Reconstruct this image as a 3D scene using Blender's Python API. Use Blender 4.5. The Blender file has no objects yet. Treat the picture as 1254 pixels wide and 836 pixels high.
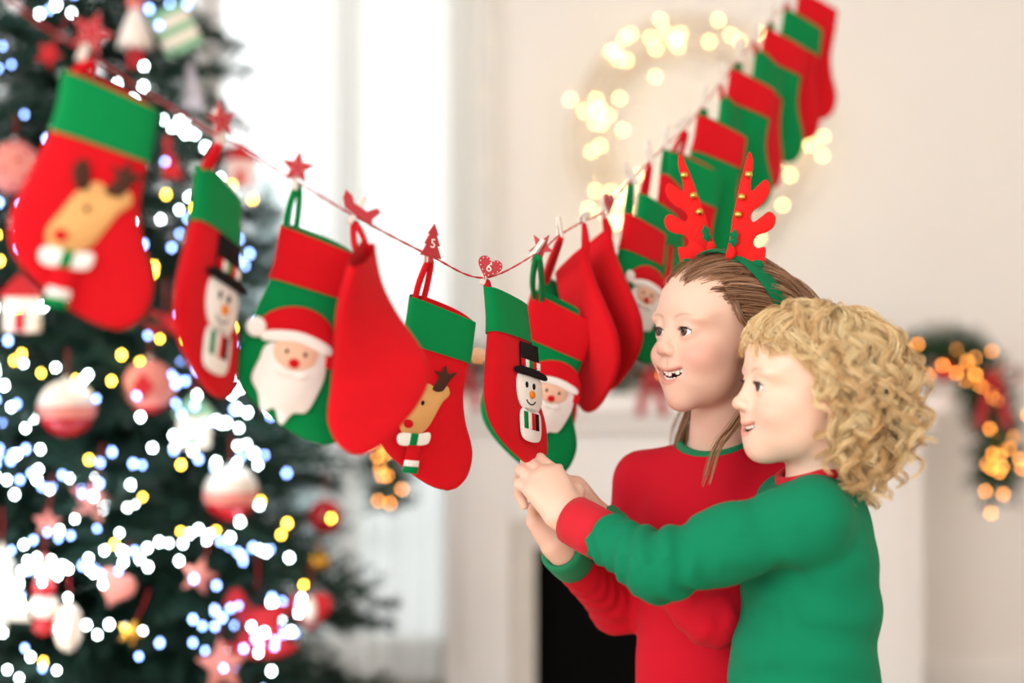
import bpy, bmesh, math, random
import numpy as np
from mathutils import Vector, Matrix

# ------------------------------------------------------------------ camera, sky, lights, exposure
SC = bpy.context.scene
COL = SC.collection
CAMZ = 1.10
FPX = 1254 * 50.0 / 36.0
cam_data = bpy.data.cameras.new('camera')
cam_data.lens = 50.0
cam_data.sensor_width = 36.0
cam_data.clip_start = 0.05
cam_data.dof.use_dof = True
cam_data.dof.focus_distance = 1.83
cam_data.dof.aperture_fstop = 1.25
cam = bpy.data.objects.new('camera', cam_data)
COL.objects.link(cam)
cam.location = (0, 0, CAMZ)
cam.rotation_euler = (math.radians(90), 0, 0)
SC.camera = cam

world = bpy.data.worlds.new('daylight')
SC.world = world
world.use_nodes = True
_bg = world.node_tree.nodes['Background']
_bg.inputs[0].default_value = (1.0, 0.99, 0.98, 1)
_bg.inputs[1].default_value = 1.9


def area_light(name, loc, target, size, power, color):
    l = bpy.data.lights.new(name, 'AREA')
    l.shape = 'RECTANGLE'
    l.size, l.size_y = size
    l.energy = power
    l.color = color
    o = bpy.data.objects.new(name, l)
    COL.objects.link(o)
    o.location = loc
    o.rotation_euler = (Vector(target) - Vector(loc)).to_track_quat('-Z', 'Y').to_euler()
    return o


# daylight of the big windows behind and to the left of the camera
area_light('window_daylight', (-2.1, -0.9, 2.1), (0.3, 2.2, 1.0), (2.2, 1.8), 72, (1.0, 0.975, 0.94))

vs = SC.view_settings
vs.view_transform = 'Standard'
vs.look = 'None'
vs.exposure = 0.06
vs.gamma = 1.0
vs.use_curve_mapping = False

# ------------------------------------------------------------------ helpers
RND = random.Random(7)
NPR = np.random.default_rng(11)


def P(px, py, d):
    """point seen at pixel (px, py) of the 1254x836 frame at distance d along the view axis"""
    return Vector(((px - 627.0) / FPX * d, d, CAMZ - (py - 418.0) / FPX * d))


def tag(o, label, category, group=None):
    o['label'] = label
    o['category'] = category
    if group:
        o['group'] = group
    return o


def empty(name, loc=(0, 0, 0), parent=None):
    o = bpy.data.objects.new(name, None)
    o.empty_display_size = 0.05
    COL.objects.link(o)
    o.location = loc
    if parent:
        o.parent = parent
    return o


def link(name, me, mat=None, parent=None, smooth=True, world=False):
    """link mesh data; with world=True the vertices are world coordinates kept in place under the parent"""
    if mat is not None and len(me.materials) == 0:
        me.materials.append(mat)
    if smooth:
        me.polygons.foreach_set('use_smooth', [True] * len(me.polygons))
    o = bpy.data.objects.new(name, me)
    COL.objects.link(o)
    if parent:
        o.parent = parent
        if world:
            o.matrix_parent_inverse = parent_world(parent).inverted()
    return o


def parent_world(o):
    m = o.matrix_basis.copy()
    while o.parent:
        m = o.parent.matrix_basis @ o.matrix_parent_inverse @ m
        o = o.parent
    return m


class MB:
    """collects triangles/quads of one mesh"""
    def __init__(s):
        s.v, s.f = [], []

    def add(s, vs_, fs_):
        n = len(s.v)
        s.v += [tuple(p) for p in vs_]
        s.f += [tuple(i + n for i in f) for f in fs_]
        return s

    def box(s, c, size, rot=None, bev=0.0):
        x, y, z = (q / 2 for q in size)
        if bev <= 0:
            p = [Vector((a * x, b * y, d * z)) for a in (-1, 1) for b in (-1, 1) for d in (-1, 1)]
            f = [(0, 1, 3, 2), (4, 6, 7, 5), (0, 4, 5, 1), (2, 3, 7, 6), (0, 2, 6, 4), (1, 5, 7, 3)]
        else:
            bm = bmesh.new()
            bmesh.ops.create_cube(bm, size=1)
            bmesh.ops.scale(bm, vec=(2 * x, 2 * y, 2 * z), verts=bm.verts)
            bmesh.ops.bevel(bm, geom=bm.edges[:], offset=bev, segments=2, affect='EDGES', profile=0.5)
            bm.verts.index_update()
            p = [v.co.copy() for v in bm.verts]
            f = [tuple(v.index for v in q.verts) for q in bm.faces]
            bm.free()
        if rot is not None:
            p = [rot @ q for q in p]
        c = Vector(c)
        return s.add([q + c for q in p], f)

    def tube(s, pts, rad, n=6, caps=True):
        pts = [Vector(p) for p in pts]
        m = len(pts)
        rad = rad if hasattr(rad, '__len__') else [rad] * m
        t0 = (pts[1] - pts[0]).normalized()
        u = t0.orthogonal().normalized()
        V, F = [], []
        for i in range(m):
            t = (pts[min(i + 1, m - 1)] - pts[max(i - 1, 0)])
            t = t.normalized() if t.length > 1e-9 else t0
            u = (u - t * u.dot(t))
            u = u.normalized() if u.length > 1e-9 else t.orthogonal().normalized()
            w = t.cross(u)
            for k in range(n):
                a = 2 * math.pi * k / n
                V.append(pts[i] + (u * math.cos(a) + w * math.sin(a)) * rad[i])
        for i in range(m - 1):
            for k in range(n):
                k2 = (k + 1) % n
                F.append((i * n + k, i * n + k2, (i + 1) * n + k2, (i + 1) * n + k))
        if caps:
            F.append(tuple(range(n))[::-1])
            F.append(tuple((m - 1) * n + k for k in range(n)))
        return s.add(V, F)

    def lathe(s, prof, n=20, M=None):
        """prof: list of (r, z)"""
        V, F = [], []
        for r, z in prof:
            for k in range(n):
                a = 2 * math.pi * k / n
                V.append(Vector((r * math.cos(a), r * math.sin(a), z)))
        for i in range(len(prof) - 1):
            for k in range(n):
                k2 = (k + 1) % n
                F.append((i * n + k, i * n + k2, (i + 1) * n + k2, (i + 1) * n + k))
        F.append(tuple(range(n))[::-1])
        F.append(tuple((len(prof) - 1) * n + k for k in range(n)))
        if M is not None:
            V = [M @ q for q in V]
        return s.add(V, F)

    def sphere(s, c, r, nu=14, nv=9, M=None):
        r = r if hasattr(r, '__len__') else (r, r, r)
        V, F = [], []
        for i in range(nv + 1):
            th = math.pi * i / nv
            for k in range(nu):
                a = 2 * math.pi * k / nu
                V.append(Vector((r[0] * math.sin(th) * math.cos(a), r[1] * math.sin(th) * math.sin(a), r[2] * math.cos(th))))
        for i in range(nv):
            for k in range(nu):
                k2 = (k + 1) % nu
                if i == 0:
                    F.append((k, (i + 1) * nu + k, (i + 1) * nu + k2))
                elif i == nv - 1:
                    F.append((i * nu + k, (i + 1) * nu + k, i * nu + k2))
                else:
                    F.append((i * nu + k, (i + 1) * nu + k, (i + 1) * nu + k2, i * nu + k2))
        if M is not None:
            V = [M @ q for q in V]
        c = Vector(c)
        return s.add([q + c for q in V], F)

    def plate(s, outline, t, y0=0.0, round_=0.0):
        """flat felt/wood shape: outline in x,z, thickness t along y, centred on y0, edges rounded by an inset ring"""
        pts = [Vector((p[0], 0, p[1])) for p in outline]
        n = len(pts)
        cx = sum((p for p in pts), Vector()) / n
        area = sum(pts[i].x * pts[(i + 1) % n].z - pts[(i + 1) % n].x * pts[i].z for i in range(n))
        sg = 1 if area > 0 else -1
        ins = []
        for i in range(n):
            e = (pts[(i + 1) % n] - pts[i - 1])
            e = e.normalized() if e.length > 1e-9 else Vector((1, 0, 0))
            nn = Vector((-e.z, 0, e.x)) * sg
            ins.append(pts[i] + nn * round_)
        V, F = [], []
        h = t / 2
        rings = [(ins, -h), (pts, -h * 0.45), (pts, h * 0.45), (ins, h)] if round_ > 0 else [(pts, -h), (pts, h)]
        for ring, y in rings:
            V += [Vector((p.x, y0 + y, p.z)) for p in ring]
        m = len(rings)
        for j in range(m - 1):
            for i in range(n):
                i2 = (i + 1) % n
                q = (j * n + i, j * n + i2, (j + 1) * n + i2, (j + 1) * n + i)
                F.append(q if sg > 0 else q[::-1])
        a = tuple(range(n))
        b = tuple((m - 1) * n + i for i in range(n))
        F.append(a[::-1] if sg > 0 else a)
        F.append(b if sg > 0 else b[::-1])
        return s.add(V, F)

    def mesh(s, name='mesh'):
        me = bpy.data.meshes.new(name)
        me.from_pydata(s.v, [], s.f)
        me.update()
        return me

    def build(s, name, mat, parent=None, smooth=True, world=False):
        return link(name, s.mesh(name), mat, parent, smooth, world)


def np_mesh(name, V, F, col=None):
    me = bpy.data.meshes.new(name)
    V = np.asarray(V, dtype=np.float32)
    F = np.asarray(F, dtype=np.int32)
    me.vertices.add(len(V))
    me.vertices.foreach_set('co', V.ravel())
    k = F.shape[1]
    me.loops.add(F.size)
    me.loops.foreach_set('vertex_index', F.ravel())
    me.polygons.add(len(F))
    me.polygons.foreach_set('loop_start', np.arange(0, F.size, k, dtype=np.int32))
    me.update(calc_edges=True)
    me.validate()
    if col is not None:
        a = me.color_attributes.new('Col', 'FLOAT_COLOR', 'POINT')
        c = np.ones((len(V), 4), dtype=np.float32)
        c[:, :3] = col
        a.data.foreach_set('color', c.ravel())
    return me


def spline(pts, n):
    """Catmull-Rom through pts (list of tuples), n samples"""
    A = np.array(pts, dtype=float)
    m = len(A)
    A = np.vstack([2 * A[0] - A[1], A, 2 * A[-1] - A[-2]])
    out = []
    for u in np.linspace(0, m - 1, n):
        i = min(int(u), m - 2)
        t = u - i
        p0, p1, p2, p3 = A[i:i + 4]
        out.append(0.5 * (2 * p1 + (p2 - p0) * t + (2 * p0 - 5 * p1 + 4 * p2 - p3) * t * t + (3 * p1 - p0 - 3 * p2 + p3) * t ** 3))
    return np.array(out)


def closed_spline(pts, n):
    A = np.array(pts, dtype=float)
    m = len(A)
    out = []
    for u in np.linspace(0, m, n, endpoint=False):
        i = int(u)
        t = u - i
        p0, p1, p2, p3 = A[(i - 1) % m], A[i % m], A[(i + 1) % m], A[(i + 2) % m]
        out.append(0.5 * (2 * p1 + (p2 - p0) * t + (2 * p0 - 5 * p1 + 4 * p2 - p3) * t * t + (3 * p1 - p0 - 3 * p2 + p3) * t ** 3))
    return np.array(out)


# ------------------------------------------------------------------ materials
def srgb(r, g, b):
    f = lambda c: (c / 255 / 12.92) if c / 255 <= 0.04045 else ((c / 255 + 0.055) / 1.055) ** 2.4
    return (f(r), f(g), f(b), 1.0)


def mat(name, color, rough=0.6, metal=0.0, noise=0.0, nscale=40.0, bump=0.0, bscale=300.0, sheen=0.0, attr=None,
        sss=0.0, spec=0.5, bdist=0.001):
    m = bpy.data.materials.new(name)
    m.use_nodes = True
    nt = m.node_tree
    b = nt.nodes['Principled BSDF']
    b.inputs['Base Color'].default_value = color
    b.inputs['Roughness'].default_value = rough
    b.inputs['Metallic'].default_value = metal
    b.inputs['Specular IOR Level'].default_value = spec
    if sheen:
        b.inputs['Sheen Weight'].default_value = sheen
        b.inputs['Sheen Roughness'].default_value = 0.5
        b.inputs['Sheen Tint'].default_value = tuple(min(1, c * 0.6 + 0.4) for c in color[:3]) + (1,)
    if sss:
        b.inputs['Subsurface Weight'].default_value = sss
        b.inputs['Subsurface Radius'].default_value = (1.0, 0.35, 0.2)
        b.inputs['Subsurface Scale'].default_value = 0.012
    tc = nt.nodes.new('ShaderNodeTexCoord')
    src = None
    if attr:
        a = nt.nodes.new('ShaderNodeAttribute')
        a.attribute_name = attr
        src = a.outputs['Color']
        nt.links.new(src, b.inputs['Base Color'])
    if noise:
        n = nt.nodes.new('ShaderNodeTexNoise')
        n.inputs['Scale'].default_value = nscale
        n.inputs['Detail'].default_value = 4
        nt.links.new(tc.outputs['Object'], n.inputs['Vector'])
        mx = nt.nodes.new('ShaderNodeMix')
        mx.data_type = 'RGBA'
        mx.blend_type = 'MULTIPLY'
        mr = nt.nodes.new('ShaderNodeMapRange')
        mr.inputs['To Min'].default_value = 1 - noise
        mr.inputs['To Max'].default_value = 1 + noise * 0.3
        nt.links.new(n.outputs['Fac'], mr.inputs['Value'])
        cr = nt.nodes.new('ShaderNodeCombineColor')
        for i in range(3):
            nt.links.new(mr.outputs['Result'], cr.inputs[i])
        mx.inputs['Factor'].default_value = 1.0
        if src is not None:
            nt.links.new(src, mx.inputs[6])
        else:
            mx.inputs[6].default_value = color
        nt.links.new(cr.outputs['Color'], mx.inputs[7])
        nt.links.new(mx.outputs[2], b.inputs['Base Color'])
    if bump:
        n2 = nt.nodes.new('ShaderNodeTexNoise')
        n2.inputs['Scale'].default_value = bscale
        n2.inputs['Detail'].default_value = 3
        nt.links.new(tc.outputs['Object'], n2.inputs['Vector'])
        bp = nt.nodes.new('ShaderNodeBump')
        bp.inputs['Strength'].default_value = bump
        bp.inputs['Distance'].default_value = bdist
        nt.links.new(n2.outputs['Fac'], bp.inputs['Height'])
        nt.links.new(bp.outputs['Normal'], b.inputs['Normal'])
    return m


def emit(name, color, strength):
    m = bpy.data.materials.new(name)
    m.use_nodes = True
    nt = m.node_tree
    nt.nodes.clear()
    e = nt.nodes.new('ShaderNodeEmission')
    e.inputs[0].default_value = color
    e.inputs[1].default_value = strength
    o = nt.nodes.new('ShaderNodeOutputMaterial')
    nt.links.new(e.outputs[0], o.inputs[0])
    m.cycles.emission_sampling = 'NONE'
    return m


# ------------------------------------------------------------------ distance-field modelling for bodies and cloth
class Field:
    def __init__(s, xs, ys, zs):
        s.ax = [np.asarray(a, dtype=np.float32) for a in (xs, ys, zs)]
        s.f = np.full([len(a) for a in s.ax], 0.5, dtype=np.float32)

    def sub(s, lo, hi):
        sl = []
        for a, l, h in zip(s.ax, lo, hi):
            i0 = max(0, int(np.searchsorted(a, l)) - 1)
            i1 = min(len(a), int(np.searchsorted(a, h)) + 1)
            sl.append(slice(i0, max(i0, i1)))
        X = s.ax[0][sl[0]][:, None, None]
        Y = s.ax[1][sl[1]][None, :, None]
        Z = s.ax[2][sl[2]][None, None, :]
        return tuple(sl), X, Y, Z

    def put(s, prim, k=0.0, op='u'):
        fn, lo, hi = prim
        m = k + 0.02
        sl, X, Y, Z = s.sub([a - m for a in lo], [a + m for a in hi])
        if 0 in s.f[sl].shape:
            return
        d = fn(X, Y, Z)
        a = s.f[sl]
        if op == 'u':
            if k > 0:
                h = np.clip(0.5 + 0.5 * (d - a) / k, 0, 1)
                s.f[sl] = d * (1 - h) + a * h - k * h * (1 - h)
            else:
                s.f[sl] = np.minimum(a, d)
        else:
            d = -d
            if k > 0:
                h = np.clip(0.5 - 0.5 * (d - a) / k, 0, 1)
                s.f[sl] = d * (1 - h) + a * h + k * h * (1 - h)
            else:
                s.f[sl] = np.maximum(a, d)

    def mesh(s):
        f = s.f
        neg = f < 0
        nx, ny, nz = f.shape
        c = np.zeros((nx - 1, ny - 1, nz - 1), dtype=np.int8)
        for i in (0, 1):
            for j in (0, 1):
                for k in (0, 1):
                    c += neg[i:nx - 1 + i, j:ny - 1 + j, k:nz - 1 + k]
        act = (c > 0) & (c < 8)
        I, J, K = np.nonzero(act)
        idx = np.full(act.shape, -1, dtype=np.int32)
        idx[I, J, K] = np.arange(len(I))
        corners = [(i, j, k) for i in (0, 1) for j in (0, 1) for k in (0, 1)]
        val = np.stack([f[I + i, J + j, K + k] for i, j, k in corners], 1)
        px = [np.stack([s.ax[0][I], s.ax[0][I + 1]], 1), np.stack([s.ax[1][J], s.ax[1][J + 1]], 1), np.stack([s.ax[2][K], s.ax[2][K + 1]], 1)]
        pos = np.stack([np.stack([px[0][:, i], px[1][:, j], px[2][:, k]], 1) for i, j, k in corners], 1)
        acc = np.zeros((len(I), 3))
        cnt = np.zeros(len(I))
        for a in range(8):
            for b in range(a + 1, 8):
                if sum(abs(corners[a][q] - corners[b][q]) for q in range(3)) != 1:
                    continue
                va, vb = val[:, a], val[:, b]
                m = (va < 0) != (vb < 0)
                t = np.where(m, va / np.where(m, va - vb, 1), 0)
                acc += np.where(m[:, None], pos[:, a] + (pos[:, b] - pos[:, a]) * t[:, None], 0)
                cnt += m
        V = acc / cnt[:, None]
        Q = []
        for ax in range(3):
            n1, n2 = [(1, 2), (2, 0), (0, 1)][ax]
            a = [slice(1, -1)] * 3
            b = [slice(1, -1)] * 3
            a[ax] = slice(0, -1)
            b[ax] = slice(1, None)
            A, B = neg[tuple(a)], neg[tuple(b)]
            ch = A != B
            G = list(np.nonzero(ch))
            for q in range(3):
                if q != ax:
                    G[q] = G[q] + 1
            flip = A[ch]
            def cell(o1, o2):
                q = [g.copy() for g in G]
                q[n1] = q[n1] + o1
                q[n2] = q[n2] + o2
                return idx[q[0], q[1], q[2]]
            q = np.stack([cell(-1, -1), cell(0, -1), cell(0, 0), cell(-1, 0)], 1)
            q[~flip] = q[~flip][:, ::-1]
            Q.append(q)
        Q = np.concatenate(Q)
        Q = Q[(Q >= 0).all(1)]
        return V, Q


def smooth_verts(V, Q, it=2, lam=0.5):
    for _ in range(it):
        acc = np.zeros_like(V)
        cnt = np.zeros(len(V))
        for a in range(4):
            for b in (1, 3):
                j = Q[:, (a + b) % 4]
                for d in range(3):
                    acc[:, d] += np.bincount(Q[:, a], V[j, d], len(V))
                cnt += np.bincount(Q[:, a], minlength=len(V))
        V = V + lam * (acc / np.maximum(cnt, 1)[:, None] - V)
    return V


def _sc(M):
    return 1.0 if M is None else abs(M.to_3x3().determinant()) ** (1 / 3)


def _bb(pts, r, M):
    pts = [Vector(p) for p in pts]
    W = [(M @ p) if M is not None else p for p in pts]
    r = r * _sc(M)
    return [min(p[i] for p in W) - r for i in range(3)], [max(p[i] for p in W) + r for i in range(3)]


def _loc(M):
    """returns function mapping world arrays to local arrays"""
    if M is None:
        return lambda X, Y, Z: (X, Y, Z)
    I = M.inverted()
    r = [[float(I[i][j]) for j in range(4)] for i in range(3)]
    return lambda X, Y, Z: tuple(r[i][0] * X + r[i][1] * Y + r[i][2] * Z + r[i][3] for i in range(3))


def ell(c, r, M=None, rz=0.0, ry=0.0):
    if rz or ry:
        L = Matrix.Translation(Vector(c)) @ Matrix.Rotation(rz, 4, 'Z') @ Matrix.Rotation(ry, 4, 'Y')
        M = (M @ L) if M is not None else L
        c = (0, 0, 0)
    to = _loc(M)
    sc = _sc(M)
    def fn(X, Y, Z):
        x, y, z = to(X, Y, Z)
        x, y, z = x - c[0], y - c[1], z - c[2]
        k0 = np.sqrt((x / r[0]) ** 2 + (y / r[1]) ** 2 + (z / r[2]) ** 2) + 1e-9
        k1 = np.sqrt((x / r[0] ** 2) ** 2 + (y / r[1] ** 2) ** 2 + (z / r[2] ** 2) ** 2) + 1e-9
        return k0 * (k0 - 1) / k1 * sc
    lo, hi = _bb([c], max(r), M)
    return fn, lo, hi


def cone(a, b, r1, r2, M=None):
    to = _loc(M)
    a, b = Vector(a), Vector(b)
    ba = b - a
    sc = _sc(M)
    bb = max(ba.dot(ba), 1e-12)
    def fn(X, Y, Z):
        x, y, z = to(X, Y, Z)
        x, y, z = x - a.x, y - a.y, z - a.z
        h = np.clip((x * ba.x + y * ba.y + z * ba.z) / bb, 0, 1)
        return np.sqrt((x - ba.x * h) ** 2 + (y - ba.y * h) ** 2 + (z - ba.z * h) ** 2) * sc - (r1 + (r2 - r1) * h) * sc
    lo, hi = _bb([a, b], max(r1, r2), M)
    return fn, lo, hi


def rbox(c, h, r, M=None):
    to = _loc(M)
    def fn(X, Y, Z):
        x, y, z = to(X, Y, Z)
        qx, qy, qz = abs(x - c[0]) - h[0] + r, abs(y - c[1]) - h[1] + r, abs(z - c[2]) - h[2] + r
        out = np.sqrt(np.maximum(qx, 0) ** 2 + np.maximum(qy, 0) ** 2 + np.maximum(qz, 0) ** 2)
        return out + np.minimum(np.maximum(qx, np.maximum(qy, qz)), 0) - r
    lo, hi = _bb([c], max(h) * 1.75, M)
    return fn, lo, hi


def graded(ranges, fine, coarse, lo, hi):
    """axis samples: fine steps inside the listed ranges, coarse elsewhere"""
    out = [lo]
    x = lo
    while x < hi:
        st = coarse
        for a, b in ranges:
            if a <= x < b:
                st = fine
            elif x < a < x + st:
                st = max(fine, a - x)
        x += st
        out.append(x)
    return np.array(out)

# ------------------------------------------------------------------ the room
def struct(o, label=None):
    o['kind'] = 'structure'
    if label:
        o['label'] = label
    return o


BACK_Y = 4.30
WALL = mat('warm_white_wall_paint', srgb(249, 245, 240), 0.9, noise=0.03, nscale=3, bump=0.08, bscale=120)
PAINT = mat('white_wood_paint', srgb(246, 245, 243), 0.45, noise=0.03, nscale=6)
CEIL = mat('ceiling_paint', srgb(248, 246, 242), 0.95)
WOODF = mat('oak_floor_plank', srgb(196, 160, 122), 0.45, noise=0.3, nscale=9)
BLACK = mat('sooty_black_iron', srgb(5, 5, 5), 0.9, bump=0.2, bscale=60, spec=0.1)
GLASS = bpy.data.materials.new('window_glass')
GLASS.use_nodes = True
_nt = GLASS.node_tree
_nt.nodes.clear()
_o = _nt.nodes.new('ShaderNodeOutputMaterial')
_t = _nt.nodes.new('ShaderNodeBsdfTransparent')
_t.inputs[0].default_value = (0.97, 0.99, 0.99, 1)
_g = _nt.nodes.new('ShaderNodeBsdfGlossy')
_g.inputs['Roughness'].default_value = 0.02
_m = _nt.nodes.new('ShaderNodeMixShader')
_m.inputs[0].default_value = 0.05
_nt.links.new(_t.outputs[0], _m.inputs[1])
_nt.links.new(_g.outputs[0], _m.inputs[2])
_nt.links.new(_m.outputs[0], _o.inputs[0])
SHEER = bpy.data.materials.new('sheer_white_voile')
SHEER.use_nodes = True
_nt = SHEER.node_tree
_nt.nodes.clear()
_o = _nt.nodes.new('ShaderNodeOutputMaterial')
_d = _nt.nodes.new('ShaderNodeBsdfDiffuse')
_d.inputs[0].default_value = (0.93, 0.92, 0.90, 1)
_tl = _nt.nodes.new('ShaderNodeBsdfTranslucent')
_tl.inputs[0].default_value = (0.93, 0.93, 0.91, 1)
_tr = _nt.nodes.new('ShaderNodeBsdfTransparent')
_m1 = _nt.nodes.new('ShaderNodeMixShader')
_m1.inputs[0].default_value = 0.62
_m2 = _nt.nodes.new('ShaderNodeMixShader')
_m2.inputs[0].default_value = 0.28
_nt.links.new(_d.outputs[0], _m1.inputs[1])
_nt.links.new(_tl.outputs[0], _m1.inputs[2])
_nt.links.new(_m1.outputs[0], _m2.inputs[1])
_nt.links.new(_tr.outputs[0], _m2.inputs[2])
_nt.links.new(_m2.outputs[0], _o.inputs[0])

XL, XR, YR, H = -2.3, 2.35, -1.6, 2.7
# floor of planks
floor = MB().box((0.02, 1.35, -0.06), (XR - XL + 0.4, 6.3, 0.10)).build('floor', WOODF, smooth=False)
struct(floor)
pw = 0.14
plank = MB().box((0, 0, 0), (pw - 0.003, 6.0, 0.012), bev=0.0015).mesh('plank')
plank.materials.append(WOODF)
i = 0
x = XL + pw / 2
while x < XR:
    o = bpy.data.objects.new('plank', plank)
    COL.objects.link(o)
    o.location = (x, 1.35, -0.006)
    o.parent = floor
    x += pw
# back wall with a tall window opening
WX0, WX1, WZ0, WZ1 = -1.75, -0.12, 0.12, 2.45
MULL = (-0.925, -0.50)
wb = MB()
T = 0.16
yb = BACK_Y + T / 2
wb.box(((XL + WX0) / 2, yb, H / 2), (WX0 - XL, T, H))
wb.box(((WX1 + XR) / 2, yb, H / 2), (XR - WX1, T, H))
wb.box(((WX0 + WX1) / 2, yb, WZ0 / 2), (WX1 - WX0, T, WZ0))
wb.box(((WX0 + WX1) / 2, yb, (WZ1 + H) / 2), (WX1 - WX0, T, H - WZ1))
struct(wb.build('wall_back', WALL, smooth=False))
# left wall with its own big window opening towards the camera side
wl = MB()
xl = XL - 0.08
wl.box((xl, 3.55, H / 2), (0.16, 1.82, H))
wl.box((xl, -1.2, H / 2), (0.16, 0.8, H))
wl.box((xl, 0.92, 0.25), (0.16, 3.44, 0.5))
wl.box((xl, 0.92, 2.58), (0.16, 3.44, 0.24))
struct(wl.build('wall_left', WALL, smooth=False))
struct(MB().box((XR + 0.08, 1.35, H / 2), (0.16, 6.2, H)).build('wall_right', WALL, smooth=False))
struct(MB().box((0.02, 1.35, H + 0.05), (XR - XL + 0.4, 6.3, 0.10)).build('ceiling', CEIL, smooth=False))
bb = MB().box((-2.03, BACK_Y - 0.009, 0.06), (0.54, 0.018, 0.12)).box((1.80, BACK_Y - 0.009, 0.06), (1.1, 0.018, 0.12))
struct(bb.build('baseboard_back', PAINT, smooth=False))
# window frame and panes
wf = MB()
fw = 0.07
for xx in (WX0 + fw / 2, WX1 - fw / 2) + MULL:
    wf.box((xx, BACK_Y + 0.08, (WZ0 + WZ1) / 2), (fw, 0.07, WZ1 - WZ0))
for zz in (WZ0 + fw / 2, WZ1 - fw / 2):
    wf.box(((WX0 + WX1) / 2, BACK_Y + 0.08, zz), (WX1 - WX0, 0.068, fw))
win = wf.build('window_1', PAINT, smooth=False)
struct(win)
for a, b in ((WX0 + fw, MULL[0] - fw / 2), (MULL[0] + fw / 2, MULL[1] - fw / 2), (MULL[1] + fw / 2, WX1 - fw)):
    MB().box(((a + b) / 2, BACK_Y + 0.08, (WZ0 + WZ1) / 2), (b - a, 0.006, WZ1 - WZ0 - 2 * fw)).build('pane', GLASS, win, False)
MB().box(((WX0 + WX1) / 2, BACK_Y - 0.03, WZ0 - 0.015), (WX1 - WX0 + 0.1, 0.12, 0.03), bev=0.004).build('window_sill', PAINT, win, False)

# sheer curtain, drawn to the side of the window
cur = empty('curtain', (-0.30, BACK_Y - 0.12, 0))
tag(cur, 'sheer white curtain hanging in soft folds beside the bright window', 'curtain')
V, Fc = [], []
nx, nz = 240, 14
x0, x1 = -0.585, -0.055
for i in range(nx + 1):
    u = i / nx
    ph = u * 2 * math.pi * 11 + 1.1 * math.sin(u * 9) + 0.6 * math.sin(u * 23)
    a = 0.030 * (0.65 + 0.35 * math.sin(u * 17 + 1))
    for k in range(nz + 1):
        w = k / nz
        V.append((x0 + (x1 - x0) * u - cur.location.x + 0.006 * math.sin(3 * w + u * 20), a * math.sin(ph + 0.25 * math.sin(w * 2.2 + u * 5)) * (0.75 + 0.25 * (1 - w)), 0.02 + w * 2.5))
for i in range(nx):
    for k in range(nz):
        Fc.append((i * (nz + 1) + k, (i + 1) * (nz + 1) + k, (i + 1) * (nz + 1) + k + 1, i * (nz + 1) + k + 1))
MB().add(V, Fc).build('drape', SHEER, cur)
BRASS = mat('brushed_steel', srgb(170, 168, 165), 0.3, metal=1.0)
rod = empty('curtain_rod', (-0.8, BACK_Y - 0.12, 2.56))
tag(rod, 'thin steel curtain rod above the tall window', 'curtain rod')
MB().tube([(-0.75, 0, 0), (0.80, 0, 0)], 0.012, 12).build('pole', BRASS, rod)
for xx in (-0.70, 0.75):
    MB().tube([(xx, 0, 0), (xx, 0.118, 0)], 0.008, 8).build('bracket', BRASS, rod)
for k in range(9):
    xx = 0.235 + k * 0.062
    MB().tube([(xx + 0.0, 0.017 * math.cos(a), 0.017 * math.sin(a) - 0.006) for a in np.linspace(0, 2 * math.pi, 13)], 0.002, 5).build('ring', BRASS, rod)

# ------------------------------------------------------------------ outdoors seen through the window
LAWN_GLARE = mat('overexposed_lawn', srgb(238, 243, 246), 0.9, noise=0.08, nscale=2)  # near-white ground colour stands in for overexposed daylight outdoors
lawn = MB().box((0, 14.5, -0.26), (30, 20, 0.2)).build('ground', LAWN_GLARE, smooth=False)
lawn['kind'] = 'structure'
NEEDLE_GLARE = mat('overexposed_needles', srgb(206, 224, 224), 0.9, noise=0.25, nscale=5)  # pale needle colour imitates blown-out daylight on the conifers
BARK = mat('brown_bark', srgb(88, 66, 50), 0.9, noise=0.4, nscale=30)


def overexposed_tree(x, y, h, r, seed):
    t = empty('conifer', (x, y, -0.16))
    MB().tube([(0, 0, 0), (0, 0, h * 0.9)], [0.12, 0.02], 8).build('trunk', BARK, t)
    rr = random.Random(seed)
    for k in range(8):
        z0 = h * (0.10 + 0.108 * k)
        rad = r * (1 - k / 8.6)
        m = MB()
        n = 26
        V = [(0, 0, z0 + h * 0.20)]
        for q in range(n):
            a = 2 * math.pi * q / n
            f = rad * (1 if q % 2 == 0 else 0.78) * rr.uniform(0.9, 1.08)
            V.append((f * math.cos(a), f * math.sin(a), z0 + rr.uniform(-0.05, 0.05)))
        V.append((0, 0, z0 + h * 0.05))
        Fc = [(0, 1 + q, 1 + (q + 1) % n) for q in range(n)] + [(n + 1, 1 + (q + 1) % n, 1 + q) for q in range(n)]
        m.add(V, Fc).build('bough', NEEDLE_GLARE, t)
    return t


for (x, y, h, r, lab) in [(-1.55, 9.0, 2.3, 0.8, 'short conifer in overexposed pale colour outside the window, half behind the curtain'),
                          (-3.2, 11.0, 2.9, 1.0, 'taller conifer in overexposed pale colour on the whitened lawn beyond the window')]:
    tag(overexposed_tree(x, y, h, r, int(h * 10)), lab, 'tree', 'overexposed pale trees outside')

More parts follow.
